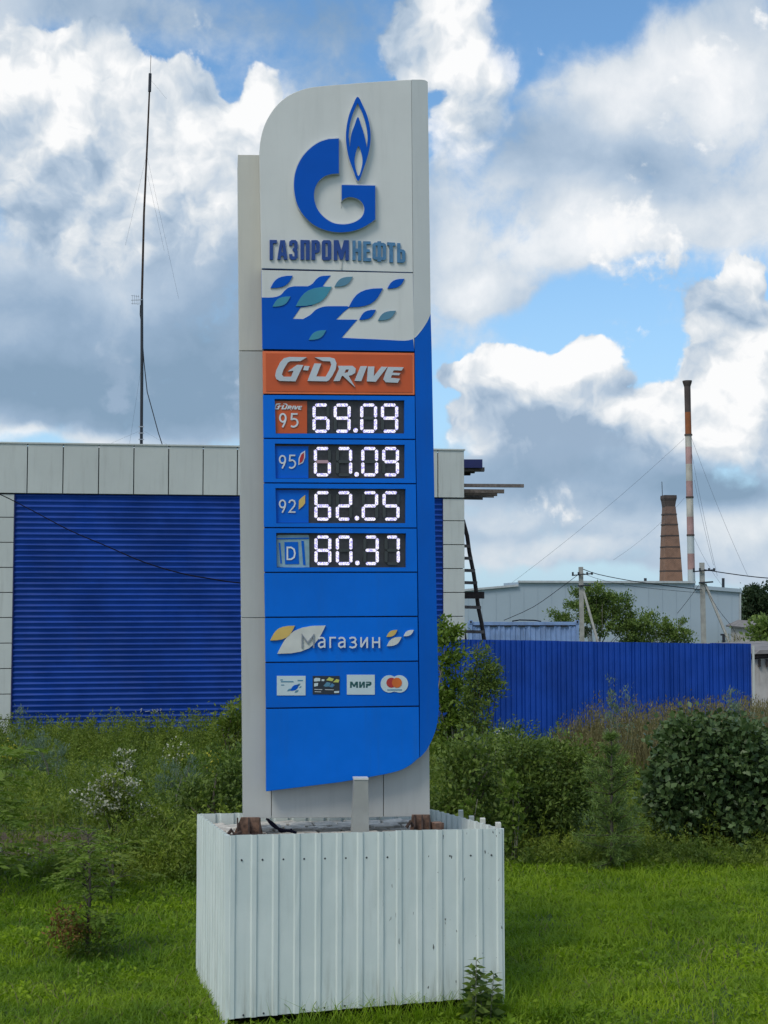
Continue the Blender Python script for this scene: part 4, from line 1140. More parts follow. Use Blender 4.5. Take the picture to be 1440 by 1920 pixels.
for r_ in rows:
    q = rowquad(r_['k'])
    Z = r_['Z']; win = zz_(Z, r_['win'])
    rp = PS.part('price_row', [q, win], [M['sign_blue'], M['sign_blue']], sign, 0, 0.055)
    PS.part('display_board', [[(win[0][0] - 1, win[0][1] - 1), (win[1][0] + 1, win[1][1] - 1), (win[2][0] + 1, win[2][1] + 1), (win[3][0] - 1, win[3][1] + 1)]], [M['display_black'], M['display_black']], rp, -0.040, 0.01)
    x0, x1, y0, y1 = r_['lab']
    lm = 'orange' if r_['k'] == 1 else ('teal' if r_['k'] == 4 else 'sign_blue_dark')
    if r_['k'] != 4: lab = PS.part('grade_plate', [zz_(Z, [(x0, y0), (x1, y0), (x1, y1), (x0, y1)])], [M[lm], M[lm]], rp, -0.030, 0.008)
    if r_['k'] == 1:
        put_glyph('9', Z, (118, 176, 182, 304), 16, 'white_print', lab, -0.022)
        put_glyph('5', Z, (216, 176, 294, 300), 16, 'white_print', lab, -0.022)
        for g_ in DRV:
            sc_ = lambda p: (70 + (p[0] - 125) * (262 / 1157), 82 + (p[1] - 92) * (58 / 232))
            PS.part('letter', [zz_(Z, [sc_(p) for p in l]) for l in g_], [M['white_print']] * 2, lab, -0.022, 0.004)
    if r_['k'] == 2:
        put_glyph('9', Z, (116, 566, 178, 686), 14, 'white_print', lab, -0.022)
        put_glyph('5', Z, (200, 562, 272, 684), 14, 'white_print', lab, -0.022)
        PS.part('leaf_mark', [zz_(Z, [(295, 655), (298, 590), (318, 545), (358, 520), (358, 585), (338, 635)])], [M['white_print']] * 2, lab, -0.0235, 0.004)
        PS.part('leaf_mark', [zz_(Z, [(304, 642), (308, 594), (324, 556), (348, 538), (348, 585), (332, 624)])], [M['red']] * 2, lab, -0.021, 0.004)
    if r_['k'] == 3:
        put_glyph('9', Z, (116, 186, 178, 304), 14, 'white_print', lab, -0.022)
        put_glyph('2', Z, (202, 186, 270, 302), 14, 'white_print', lab, -0.022)
        PS.part('leaf_mark', [zz_(Z, [(298, 275), (300, 190), (330, 160), (358, 140), (358, 215), (335, 245)])], [M['gold']] * 2, lab, -0.021, 0.005)
    if r_['k'] == 4:
        lab = PS.part('grade_plate', [smoothpoly(zz_(Z, [(92, 560), (96, 520), (130, 512), (240, 512), (360, 512), (394, 520), (396, 600), (398, 790), (380, 812), (240, 814), (110, 808), (96, 780)]), 2)], [M['letter_pale']] * 2 if 'letter_pale' in M else [mat('pale_plate', (0.22, 0.36, 0.42), 0.5, var=0.2, scale=9)] * 2, rp, -0.030, 0.008)
        for poly in ([(165, 578), (292, 576), (302, 782), (172, 784)], [(112, 584), (126, 584), (142, 778), (128, 776)], [(322, 566), (346, 566), (362, 792), (340, 790)], [(96, 540), (392, 536), (392, 548), (96, 552)]):
            PS.part('plate_strip', [zz_(Z, poly)], [M['sign_blue_dark']] * 2, lab, -0.026, 0.004)
        put_glyph('D', Z, (186, 628, 270, 738), 15, 'white_print', lab, -0.020)
    ya, yb_ = r_['y']
    sh = [-3, 0, 0, 1, 2]
    for j, (chx, dx) in enumerate(zip(r_['text'], r_['digs'])):
        if chx == '.':
            cx_, cy_ = r_['dot']
            PS.part('decimal_point', [zz_(Z, [(cx_ + 22 * math.cos(a * math.pi / 6), cy_ + 22 * math.sin(a * math.pi / 6)) for a in range(12)])], [M['led_lit'], M['segment_off']], rp, -0.024, 0.008)
            continue
        sp_ = seg_polys(dx[0], ya, dx[1], yb_, 28)
        lit = SEGS[chx]
        for on_, m_ in ((True, 'led_lit'), (False, 'segment_off'), (None, 'led_faint')):
            VF = [PS.shape([zz_(Z, sp_[s_])], -0.024, 0.008)[:2] for s_ in 'abcdefg' if ((s_ in lit) == on_ if not (chx == 'q' and s_ == 'g') else on_ is None)]
            if VF:
                v, f = join(VF); o = obj('numeral' if on_ else 'unlit_segments', v, f, [M[m_]], rp)
PS.part('blank_panel', [rowquad(5)], [M['sign_blue']] * 2, sign, 0, 0.05, bevel=0.004)
shop = PS.part('shop_panel', [rowquad(6)], [M['sign_blue']] * 2, sign, 0, 0.05, bevel=0.004)
cards = PS.part('card_panel', [rowquad(7)], [M['sign_blue_dark']] * 2, sign, 0, 0.05, bevel=0.004)
bq = rowquad(8 - 1)
botc = smoothpoly(zz_(Z3, [(1190, 1372), (1140, 1415), (1075, 1452), (990, 1477), (900, 1495)]), 4, False)
PS.part('blank_panel', [[(XL(1329) + .3, 1329.6), (SX(1325) - .4, 1325.6), (SX(1400) - .4, 1420.8)] + botc + [(640, 1466.5), (499, 1484)]], [M['sign_blue']] * 2, sign, 0, 0.10, bevel=0.004)
# shop panel
PS.part('leaf_mark', [leafpoly(78, 108, 292, 236, ZM)], [M['gold']] * 2, shop, 0.018, 0.018)
PS.part('leaf_mark', [leafpoly(140, 106, 560, 352, ZM)], [M['cream']] * 2, shop, 0.016, 0.016)
PS.part('leaf_mark', [leafpoly(1092, 145, 1185, 205, ZM)], [M['gold']] * 2, shop, 0.018, 0.018)
PS.part('leaf_mark', [leafpoly(1095, 206, 1222, 286, ZM)], [M['cream']] * 2, shop, 0.018, 0.018)
PS.part('leaf_mark', [leafpoly(1240, 145, 1328, 200, ZM)], [M['white_print']] * 2, shop, 0.018, 0.018)
def word(strokes, Z, w, m_, parent, off, th=0.012):
    vf = []
    for i, s_ in enumerate(strokes):
        vf.append(PS.shape([zz_(Z, l) for l in stroke(s_, w)], off + .001 * i, th)[:2])
    v, f = join(vf); return obj('letter', v, f, M[m_], parent)
a_g = lambda x: [[(x + 8, 222), (x + 26, 212), (x + 48, 214), (x + 60, 230), (x + 60, 300)], [(x + 60, 248), (x + 28, 252), (x + 10, 264), (x + 10, 284), (x + 26, 297), (x + 60, 284)]]
word([[(356, 302), (356, 188), (405, 258), (456, 188), (456, 302)]], ZM, 13, 'mid_grey', shop, 0.030, 0.010)
word(a_g(491), ZM, 14, 'white_print', shop, 0.024)
word([[(600, 302), (600, 212), (650, 212)]], ZM, 14, 'white_print', shop, 0.024)
word(a_g(666), ZM, 14, 'white_print', shop, 0.024)
word([[(768, 219), (790, 210), (814, 213), (822, 228), (816, 245), (792, 252), (818, 258), (827, 274), (818, 292), (792, 299), (768, 291)]], ZM, 14, 'white_print', shop, 0.024)
word([[(869, 208), (869, 292)], [(869, 296), (922, 214)], [(922, 208), (922, 302)]], ZM, 14, 'white_print', shop, 0.024)
word([[(972, 208), (972, 302)], [(1028, 208), (1028, 302)], [(972, 252), (1028, 252)]], ZM, 14, 'white_print', shop, 0.024)
# card stickers
def rect(x0, y0, x1, y1): return [(x0, y0), (x1, y0), (x1, y1), (x0, y1)]
M['card_white'] = mat('card_white', (0.50, 0.60, 0.64), 0.5, var=0.05)
M['card_black'] = mat('card_black', (0.018, 0.026, 0.04), 0.4)
M['mir_green'] = mat('mir_green', (0.01, 0.08, 0.085), 0.5)
M['card_yellow'] = mat('card_yellow', (0.48, 0.50, 0.12), 0.5)
M['card_red'] = mat('card_red', (0.42, 0.03, 0.03), 0.5)
M['card_orange'] = mat('card_orange', (0.58, 0.13, 0.02), 0.5)
c1_ = PS.part('card_sticker', [zz_(ZM, rect(135, 545, 385, 715))], [M['card_white']] * 2, cards, 0.006, 0.006)
PS.part('sticker_mark', [leafpoly(252, 620, 330, 675, ZM)], [M['logo_blue']] * 2, c1_, 0.008, 0.002)
for lf in ((305, 612, 340, 636), (225, 655, 262, 678), (290, 668, 325, 690), (330, 635, 350, 650)): PS.part('sticker_mark', [leafpoly(*lf, ZM)], [M['steel_blue']] * 2, c1_, 0.008, 0.002)
for rc in ((170, 590, 280, 600), (172, 620, 200, 628), (316, 580, 362, 590), (165, 575, 186, 584)): PS.part('sticker_mark', [zz_(ZM, rect(*rc))], [M['steel_blue']] * 2, c1_, 0.008, 0.002)
c2_ = PS.part('card_sticker', [zz_(ZM, rect(447, 545, 682, 705))], [M['card_black']] * 2, cards, 0.006, 0.006)
for pl_, mm in (([(458, 572), (475, 562), (512, 565), (512, 590), (460, 594)], 'card_white'), ([(526, 574), (550, 574), (548, 590), (524, 590)], 'card_white'), ([(460, 610), (495, 606), (492, 632), (460, 638)], 'card_white'),
                ([(565, 582), (590, 556), (632, 570), (618, 592)], 'card_yellow'), ([(625, 600), (655, 572), (680, 580), (672, 602)], 'card_yellow'), ([(540, 632), (570, 598), (604, 606), (592, 636), (560, 640)], 'steel_blue'), ([(590, 640), (615, 608), (640, 625), (620, 645)], 'letter_steel'),
                ([(635, 678), (678, 676), (676, 693), (634, 694)], 'card_white'), ([(462, 660), (530, 662), (530, 667), (462, 665)], 'side_grey'), ([(555, 662), (632, 664), (632, 669), (555, 667)], 'side_grey'), ([(465, 680), (520, 682), (520, 687), (465, 685)], 'side_grey')):
    PS.part('sticker_mark', [zz_(ZM, pl_)], [M[mm]] * 2, c2_, 0.008, 0.002)
c3_ = PS.part('card_sticker', [zz_(ZM, rect(745, 535, 988, 708))], [M['card_white']] * 2, cards, 0.006, 0.006)
for pl_ in ([(773, 648), (773, 595), (792, 595), (808, 622), (822, 595), (841, 595), (841, 648), (826, 648), (826, 618), (814, 640), (802, 640), (788, 618), (788, 648)],
            [(852, 595), (867, 595), (867, 628), (884, 595), (902, 595), (902, 648), (887, 648), (887, 615), (870, 648), (852, 648)],
            [(911, 612), (940, 612), (946, 604), (940, 595), (958, 600), (960, 615), (948, 630), (926, 630), (926, 648), (911, 648)], [(911, 595), (950, 595), (950, 604), (911, 604)]):
    PS.part('letter', [zz_(ZM, pl_)], [M['mir_green']] * 2, c3_, 0.008, 0.002)
def circ(cx_, cy_, r_, a0=0, a1=360, n=20): return [(cx_ + r_ * math.cos(R(a0 + (a1 - a0) * i / n)), cy_ + r_ * math.sin(R(a0 + (a1 - a0) * i / n))) for i in range(n + (a1 - a0 < 360))]
out_ = circ(1203, 615, 76, -128, 128, 18) + circ(1115, 615, 76, 52, 308, 18)
c4_ = PS.part('card_sticker', [zz_(ZM, out_)], [M['card_white']] * 2, cards, 0.006, 0.006)
PS.part('sticker_mark', [zz_(ZM, circ(1133, 604, 44))], [M['card_red']] * 2, c4_, 0.008, 0.002)
PS.part('sticker_mark', [zz_(ZM, circ(1181, 604, 44))], [M['card_orange']] * 2, c4_, 0.0095, 0.002)
PS.part('sticker_mark', [zz_(ZM, rect(1098, 662, 1225, 671))], [M['steel_blue']] * 2, c4_, 0.008, 0.002)

# prop in front of the lower edge, feet
PP = Plane(at(676, 1110, 12.45), R(7))
v, f, fm = PP.shape([[(664, 1461.5), (690.5, 1461.5), (692.5, 1575), (659, 1575)]], 0, 0.10)
prop = obj('support_prop', v, f, M['prop_grey'], sign, bevel=0.003)
v, f, fm = PP.shape([[(663.4, 1459), (691, 1459), (691, 1462.2), (663.4, 1462.2)]], 0.006, 0.115)
obj('prop_cap', v, f, M['panel_white'], prop)
PFt = Plane(at(640, 1110, 12.62), R(7))
def foot(x0, x1, xt0, xt1, y0, y1, off):
    r_ = PFt.part('foot_plate', [[(xt0, y0), (xt1, y0), (x1, y1), (x0, y1)]], [M['rust']] * 2, sign, off, 0.03)
    cx_ = (x0 + x1) / 2
    for gx in (x0 + 8, cx_, x1 - 8):
        V_ = [PFt.on(gx + (xt0 + xt1) / 2 * 0 , y0, off), PFt.on(gx, y1, off + .13), PFt.on(gx, y1, off)]
        V_ = V_ + [q + PFt.ex * 0.014 for q in V_]
        obj('gusset', V_, [(0, 1, 2), (5, 4, 3), (0, 3, 4, 1), (1, 4, 5, 2), (2, 5, 3, 0)], M['rust_dark'], r_)
    v, f = join([bar_vf(PFt.on(x0 - 10, y1 - 1, off + .12), PFt.on(x1 + 4, y1 - 3, off + .12), 0.05, 0.035)]); obj('base_flange', v, f, M['rust_dark'], r_)
    return r_
f1 = foot(436, 494, 452, 487, 1533, 1570, 0.02)
v, f = tube_vf([PFt.on(424, 1569, .18), PFt.on(434, 1556, .18), PFt.on(440, 1566, .2), PFt.on(452, 1560, .2)], 0.018, 6); obj('bent_bar', v, f, M['rust_dark'], f1)
f2 = foot(768, 812, 773, 806, 1528, 1566, 0.02)
v, f = tube_vf([PFt.on(762, 1552, .15), PFt.on(770, 1540, .15), PFt.on(774, 1548, .12)], 0.016, 6); obj('bent_bar', v, f, M['rust_dark'], f2)
v, f = box_vf(PFt.on(820, 1552, .05), (0.09, 0.1, 0.10), 0.4); obj('base_block', v, f, M['rust'], f2)

# ================================================================== planter
Wd = CAM_Z
def at_z(px, py, Yd, z=None): return at(px, py, Yd)
A = at(427, 1911, 11.65); B = at(943, 1866, 12.275); Cc = at(812, 1790, 14.45); Dd = at(371, 1811, 13.86)
At, Bt, Ct, Dt = at(426, 1566, 11.65), at(941, 1554, 12.275), at(810, 1518, 14.45), at(374, 1526, 13.86)
pz = 0.5 * (A.z + B.z)
planter = empty('planter', ((A.x + B.x) / 2, (A.y + Cc.y) / 2, 0.0), 'boxy planter of whitish corrugated sheet around the foot of the price sign', 'planter')
def sheet(a, b, at_, bt_, pitch, depth, name='corrugated_sheet', drop=0.0, sgn=1, zrow=6):
    ex = Vector((b.x - a.x, b.y - a.y, 0)).normalized(); nn = Vector((ex.y, -ex.x, 0)) * sgn
    return ribbed((a.x, a.y, 0), (b.x, b.y, 0), (a.z - drop, b.z - drop), (at_.z, bt_.z), pitch, depth, 0.20, 0.07, zrow, nn)
fr = 0.605
mid = A.lerp(B, fr); midt = At.lerp(Bt, fr)
pitch = (B - A).length / 13.2
for (p, q, pt, qt, dz) in ((A, mid, At, midt, 0.0), (mid - (B - A).normalized() * .02, B, midt, Bt, 0.010)):
    exn = (B - A).normalized(); nn = Vector((exn.y, -exn.x, 0)) * (dz * .5)
    v, f = sheet(p + nn, q + nn, pt + Vector((0, 0, dz)), qt + Vector((0, 0, dz * .3)), pitch, 0.014)
    o = obj('corrugated_sheet', v, f, M['planter_white'], planter)
    md = o.modifiers.new('thick', 'SOLIDIFY'); md.thickness = 0.004
for (p, q, pt, qt, sg) in ((Dd, A, Dt, At, 1), (B, Cc, Bt, Ct, 1), (Cc, Dd, Ct, Dt, 1)):
    v, f = sheet(p, q, pt, qt, pitch, 0.022, sgn=sg, drop=0.1)
    o = obj('corrugated_sheet', v, f, M['planter_white'], planter)
    md = o.modifiers.new('thick', 'SOLIDIFY'); md.thickness = 0.004
# corner angles
for (p, pt) in ((A, At), (B, Bt)):
    v, f = bar_vf(p + Vector((0, .012, 0.0)), pt + Vector((0, .012, 0)), 0.035); obj('corner_angle', v, f, M['planter_white'], planter)
# timber posts outside the right wall
for (x, y, x2, yy) in ((934, 1542, 940, 12.45), (905, 1534, 905, 13.0), (884, 1530, 884, 13.6), (864, 1519, 864, 14.2)):
    p = at(x, y, yy); v, f = bar_vf(p, Vector((p.x + .02, p.y, gz(p.x, p.y) - .15)), 0.065, 0.05)
    obj('timber_post', v, f, M['planter_post'], planter, bevel=0.004)
# screws
exn = (B - A).normalized(); nf = Vector((exn.y, -exn.x, 0))
v, f = tube_vf([Vector((0, 0, 0)), nf * 0.008], 0.009, 6)
s0 = None
for k in range(13):
    for (xx0, yy0, xx1, yy1, prob) in ((453, 1612.5, 921, 1603, 1.0), (456, 1903, 912, 1861, 0.7)):
        if rng.random() > prob: continue
        t_ = k / 12; px_, py_ = xx0 + (xx1 - xx0) * t_, yy0 + (yy1 - yy0) * t_
        dd = A.y + (B.y - A.y) * ((px_ - 427) / 516)
        p = at(px_, py_, dd) + nf * 0.002
        if s0 is None:
            s0 = obj('screw', v, f, M['steel_dark'], planter, local=True); s0.location = p - planter.location
        else: share(s0, p - planter.location, planter)
# inner skin: dark inner side rail and paving bed
inset = lambda p, t_, z: Vector((p.x + (planter.location.x - p.x) * t_, p.y + (13.05 - p.y) * t_, z))
fz = lambda x, y: At.z - 0.115 + (Dt.z - At.z) * ((y - A.y) / (Dd.y - A.y)) 
bed = [inset(p, 0.015, 0) for p in (A, B, Cc, Dd)]
V_ = [Vector((p.x, p.y, fz(p.x, p.y) - .045)) for p in bed] + [Vector((p.x, p.y, 0.35)) for p in bed]
obj('fill', V_, [(0, 1, 2, 3), (7, 6, 5, 4), (0, 4, 5, 1), (1, 5, 6, 2), (2, 6, 7, 3), (3, 7, 4, 0)], M['concrete'], planter)
eu = exn; ev = (Dd - A); evl = Vector((ev.x, ev.y, 0)).length; ev = Vector((ev.x, ev.y, 0)).normalized()
Lu = (B - A).length
pv0 = []
for vi in range(3):
    v, f = box_vf((0, 0, 0), (0.222 - .014 * vi, 0.215 - .012 * vi, 0.06)); pv0.append((v, f))
pvo = [None] * 3
nu, nv = 10, 9
for j in range(nv):
    for i in range(nu):
        uu = 0.02 + (i + (0.98 if j % 2 else 0.55)) * (Lu - .06) / nu; vv = 0.15 + j * (evl - .30) / (nv - 1)
        if uu > Lu - .17 or uu < .15: continue
        p = Vector((A.x, A.y, 0)) + eu * uu + ev * vv
        p.z = fz(p.x, p.y) - 0.012 + rng.normal() * 0.009
        rt = (rng.normal() * .025, rng.normal() * .025 , math.atan2(eu.y, eu.x) + rng.normal() * 0.05)
        vi = int(rng.integers(0, 3))
        if pvo[vi] is None:
            o = obj('paving_block', *pv0[vi], M['paver'], planter, local=True, bevel=0.008); o.location = p - planter.location; o.rotation_euler = rt; pvo[vi] = o
        else: share(pvo[vi], p - planter.location, planter, rot=rt)
v, f = tube_vf([PFt.on(x, y, .25) for x, y in smoothpoly([(502, 1536), (512, 1548), (528, 1556), (545, 1558), (556, 1562)], 3, False)], 0.014, 6)
tag(obj('loose_cable', v, f, M['cable_black']), 'black cable ends lying on the paving by the left foot of the sign', 'cable')
v, f = tube_vf([PFt.on(x, y, .22) for x, y in smoothpoly([(499, 1535), (510, 1542), (520, 1551), (527, 1560), (548, 1555)], 3, False)], 0.010, 6)
tag(obj('loose_cable', v, f, M['cable_black']), 'thinner black cable end coiled over the other on the paving', 'cable')

# ================================================================== vegetation
ML = {
 'grass': leaf_mat('grass_blade', (0.090, 0.185, 0.014), (0.31, 0.43, 0.016), trans=0.42, patch=0.45),
 'weed': leaf_mat('weed_leaf', (0.048, 0.095, 0.016), (0.24, 0.30, 0.040), patch=0.45),
 'weed_light': leaf_mat('weed_leaf_light', (0.075, 0.135, 0.020), (0.18, 0.26, 0.035), patch=0.3),
 'wormwood': leaf_mat('wormwood_leaf', (0.11, 0.17, 0.12), (0.20, 0.27, 0.20)),
 'dry': leaf_mat('dry_grass', (0.12, 0.105, 0.05), (0.24, 0.21, 0.10)),
 'dark': leaf_mat('dark_leaf', (0.030, 0.064, 0.024), (0.11, 0.165, 0.058), rough=0.4, trans=0.2),
 'pine': leaf_mat('pine_needle', (0.055, 0.105, 0.026), (0.16, 0.24, 0.055), trans=0.15),
 'mixed': leaf_mat('shrub_leaf', (0.036, 0.074, 0.018), (0.19, 0.26, 0.050), trans=0.3),
 'olive': leaf_mat('olive_leaf', (0.07, 0.125, 0.025), (0.20, 0.27, 0.07), trans=0.3),
 'lime': leaf_mat('lime_leaf', (0.085, 0.15, 0.025), (0.19, 0.26, 0.05), trans=0.4),
 'far': leaf_mat('far_leaf', (0.018, 0.040, 0.018), (0.055, 0.085, 0.035), trans=0.2),
 'brown': leaf_mat('brown_leaf', (0.07, 0.038, 0.014), (0.24, 0.13, 0.04), trans=0.3),
 'petal': leaf_mat('white_petal', (0.30, 0.32, 0.24), (0.52, 0.52, 0.42), trans=0.2),
 'yellow': leaf_mat('yellow_petal', (0.35, 0.32, 0.03), (0.55, 0.50, 0.06), trans=0.2),
}
def inside_box(x, y):
    """inside the planter footprint (with margin)"""
    P = [(A.x - .03, A.y - .05), (B.x + .03, B.y - .05), (Cc.x + .03, Cc.y + .03), (Dd.x - .03, Dd.y + .03)]
    r = np.ones(len(x), bool)
    for (x0, y0), (x1, y1) in zip(P, P[1:] + P[:1]):
        r &= ((x1 - x0) * (y - y0) - (y1 - y0) * (x - x0)) > 0
    return r
def vnoise(x, y, s, seed=0):
    r = np.random.default_rng(seed); o = np.zeros_like(x)
    for i in range(6):
        a = r.random() * 6.28; k = s * (0.7 + r.random() * 1.1) * (1 + .35 * i); o += np.sin(k * (x * math.cos(a) + y * math.sin(a)) + r.random() * 6.28) / (1 + .3 * i)
    return o / 2.6

# lawn: mown-once meadow grass in front
N = 290000
y = 10.6 + (rng.random(N) ** 1.25) * 12.5
x = (rng.random(N) * 2 - 1) * (0.30 * y + 2.2)
k = ~inside_box(x, y)
x, y = x[k], y[k]
far_edge = 20.4 + 0.8 * vnoise(x, y, 1.1, 3) + np.where(x > 0, 1.2, -1.0)
k = y < far_edge; x, y = x[k], y[k]
dens = vnoise(x, y, 1.8, 5); k = rng.random(len(x)) < 0.80 + 0.3 * dens; x, y = x[k], y[k]
z = ground_z(x, y)
lush = np.clip(0.5 + 0.6 * vnoise(x, y, 0.8, 9), 0, 1.3)
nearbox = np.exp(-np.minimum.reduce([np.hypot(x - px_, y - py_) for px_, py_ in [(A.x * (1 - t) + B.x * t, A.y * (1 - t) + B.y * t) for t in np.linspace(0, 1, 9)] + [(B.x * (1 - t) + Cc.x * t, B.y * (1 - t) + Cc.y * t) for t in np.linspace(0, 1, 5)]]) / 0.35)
tuft = np.clip(vnoise(x, y, 5.5, 77) - .35, 0, 1) + .7 * np.clip(vnoise(x, y, 2.3, 78) - .4, 0, 1)
h = (0.05 + 0.07 * rng.random(len(x)) ** 2 + 0.04 * lush + 0.13 * tuft * rng.random(len(x)) + 0.10 * nearbox * rng.random(len(x))) * (1 + 0.02 * (y - 11))
w = 0.007 + 0.008 * rng.random(len(x)) ** 1.5; w *= 1 + 0.05 * (y - 11)
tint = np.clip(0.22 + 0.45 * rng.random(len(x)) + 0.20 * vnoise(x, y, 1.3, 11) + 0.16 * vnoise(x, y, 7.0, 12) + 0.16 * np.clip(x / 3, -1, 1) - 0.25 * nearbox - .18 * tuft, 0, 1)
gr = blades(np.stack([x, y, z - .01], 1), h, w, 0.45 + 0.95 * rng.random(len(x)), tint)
ndry = 2600
yd = 10.8 + rng.random(ndry) * 9.5; xd = (rng.random(ndry) * 2 - 1) * (0.30 * yd + .3); kk = ~inside_box(xd, yd) & (vnoise(xd, yd, 1.6, 91) > -.1); xd, yd = xd[kk], yd[kk]
Vd, Td, Cd = blades(np.stack([xd, yd, ground_z(xd, yd)], 1), .08 + .14 * rng.random(len(xd)), np.full(len(xd), .009), .4 + rng.random(len(xd)))
tag(fast_mesh('dry_grass', Vd, Td, Cd, ML['dry']), 'straw-coloured dead blades scattered through the lawn', 'grass', kind='stuff')
# a few broad meadow leaves among the blades
N2 = 34000
y2 = 10.8 + rng.random(N2) * 10; x2 = (rng.random(N2) * 2 - 1) * (0.30 * y2 + 1.6); k = ~inside_box(x2, y2) & (vnoise(x2, y2, 2.2, 21) > 0.15); x2, y2 = x2[k], y2[k]
p2 = np.stack([x2, y2, ground_z(x2, y2) + .02 + .07 * rng.random(len(x2))], 1)
lv = leaves(p2, rng.normal(size=p2.shape) * [1, 1, .35] + [0, 0, .35], 0.03 + .05 * rng.random(len(x2)), 0.5, 0.2, np.clip(0.25 + .5 * rng.random(len(x2)), 0, 1))
V, T, C = merge([gr, lv])
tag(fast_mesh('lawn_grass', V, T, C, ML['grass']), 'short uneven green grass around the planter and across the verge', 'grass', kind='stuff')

# weeds
def weeds(name, label, n, xr, yr, hr, mats, nl=34, leaf=(.05, .11), ratio=0.32, seed=1, cond=None, group=None, spread=.13, stalk=True):
    yy = yr[0] + rng.random(n) * (yr[1] - yr[0]); xx = (rng.random(n) * (xr[1] - xr[0]) + xr[0]) * (0.30 * yy + .5)
    if cond is not None:
        k_ = cond(xx, yy); xx, yy = xx[k_], yy[k_]
    n = len(xx); zz0 = ground_z(xx, yy)
    hh_ = (hr[0] + (hr[1] - hr[0]) * rng.random(n) ** 1.3) * (1 + 0.25 * vnoise(xx, yy, 1.0, seed))
    t0 = np.clip(0.45 + 0.55 * vnoise(xx, yy, 1.1, seed + 5) + 0.28 * rng.normal(size=n), 0, 1)
    out_ = []
    idx = np.repeat(np.arange(n), nl); m_ = len(idx)
    hf = rng.random(m_) ** 0.8
    lean = rng.normal(size=(n, 2)) * 0.12
    pos = np.stack([xx[idx] + lean[idx, 0] * hf * hh_[idx] + rng.normal(size=m_) * spread * (1.1 - hf) , yy[idx] + lean[idx, 1] * hf * hh_[idx] + rng.normal(size=m_) * spread * (1.1 - hf), zz0[idx] + hf * hh_[idx]], 1)
    ax = rng.normal(size=(m_, 3)) * [1, 1, .5] + [0, 0, .75]
    L = (leaf[0] + (leaf[1] - leaf[0]) * rng.random(m_)) * (1.15 - .45 * hf)
    out_.append(leaves(pos, ax, L, ratio, .25, np.clip(t0[idx] * .68 + .38 * rng.random(m_) * (.4 + .9 * hf), 0, 1)))
    if stalk:
        out_.append(blades(np.stack([xx, yy, zz0 - .02], 1), hh_ * 1.05, np.full(n, .014), np.abs(lean[:, 0]) + .05, t0))
    return merge(out_)
def stuff(name, label, sets, mat_):
    V, T, C = merge(sets)
    return tag(fast_mesh(name, V, T, C, mat_), label, 'weeds', kind='stuff')
bank = lambda x, y: ~(((np.hypot((x + 5.2) / 1.3, (y - 19.7) / 1.35) < 1.0) & (np.sin(x * 23.1 + y * 17.7) > -.9))) & ~((x > -1.4) & (x < 1.6) & (y < 17))
rightclear = lambda x, y: (x < 0.6) | (y > 22.6)
cond1 = lambda x, y: bank(x, y) & ((x < -0.2) | (y > 22.5 + .5 * np.sin(x * 2)))
behind_fence = lambda x, y: ~((x > 2.2) & (y > 35.4 + (7.9 - x) * .55)) & (y < 38.2)
stuff('weed_cover', 'tangled mid-green weeds covering the bank in front of the pavilion', [
    weeds('w', '', 3700, (-1.2, 1.2), (18.6, 38), (.30, .85), None, 40, (.06, .13), .34, 1, lambda x, y: cond1(x, y) & behind_fence(x, y)),
    weeds('w', '', 900, (-1.05, -0.1), (18.3, 20.5), (.12, .40), None, 34, (.04, .09), .4, 2, bank),
    weeds('w', '', 500, (0.25, 1.05), (20.6, 22.6), (.10, .42), None, 34, (.05, .10), .34, 4)], ML['weed'])
stuff('weed_cover', 'belt of taller weeds along the foot of the blue ribbed wall', [
    weeds('w', '', 900, (-1.05, .25), (33.5, 38.3), (.52, .84), None, 38, (.06, .13), .34, 71)], ML['weed'])
stuff('weed_cover', 'lighter yellow-green weeds scattered over the bank', [
    weeds('w', '', 420, (-1.05, 1.05), (18.5, 37.5), (.3, .9), None, 34, (.05, .10), .3, 31, lambda x, y: cond1(x, y) & behind_fence(x, y)),
    weeds('w', '', 200, (-1.0, -.1), (17.8, 20), (.10, .30), None, 26, (.04, .08), .4, 33, bank)], ML['weed_light'])
stuff('weed_cover', 'bright yellow-green patch of weeds high on the left bank', [
    weeds('w', '', 150, (-1, 1), (23.5, 26), (.5, .9), None, 40, (.06, .12), .36, 61, lambda x, y: np.hypot(x + 5.2, (y - 24.8)) < 1.7),
    weeds('w', '', 120, (-1, 1), (26.0, 30), (.4, .8), None, 34, (.06, .12), .36, 62, lambda x, y: x < -6.0)], ML['weed_light'])
stuff('dead_stalks', 'dry reddish stalks and litter round the bare dirt patch', [
    weeds('w', '', 260, (-1.1, 0), (18.8, 22), (.10, .38), None, 9, (.03, .09), .16, 66, lambda x, y: np.hypot((x + 5.1) / 2.1, (y - 20.3) / 1.5) < 1.0)], ML['dry'])
# tall dry grass in front of the fence
n_ = 6200
yy = 29 + rng.random(n_) * 6.2; xx = (0.42 + .80 * rng.random(n_)) * .30 * yy
hh_ = (.7 + .85 * rng.random(n_)) * (1 + .2 * vnoise(xx, yy, .9, 44)) * np.clip((xx - 3.6) / 1.5, 0.35, 1)
dg = blades(np.stack([xx, yy, ground_z(xx, yy)], 1), hh_, .02 + .02 * rng.random(n_), .1 + .3 * rng.random(n_))
k = rng.random(n_) < .6
hd = np.stack([xx[k], yy[k], ground_z(xx[k], yy[k]) + hh_[k] * .9], 1)
hdl = leaves(np.repeat(hd, 5, 0) + rng.normal(size=(k.sum() * 5, 3)) * [.04, .04, .10], rng.normal(size=(k.sum() * 5, 3)) * .4 + [0, 0, 1], .09, .25)
V, T, C = merge([dg, hdl]); tag(fast_mesh('dry_grass', V, T, C, ML['dry']), 'tall brownish seeding grass in front of the blue fence', 'grass', kind='stuff')

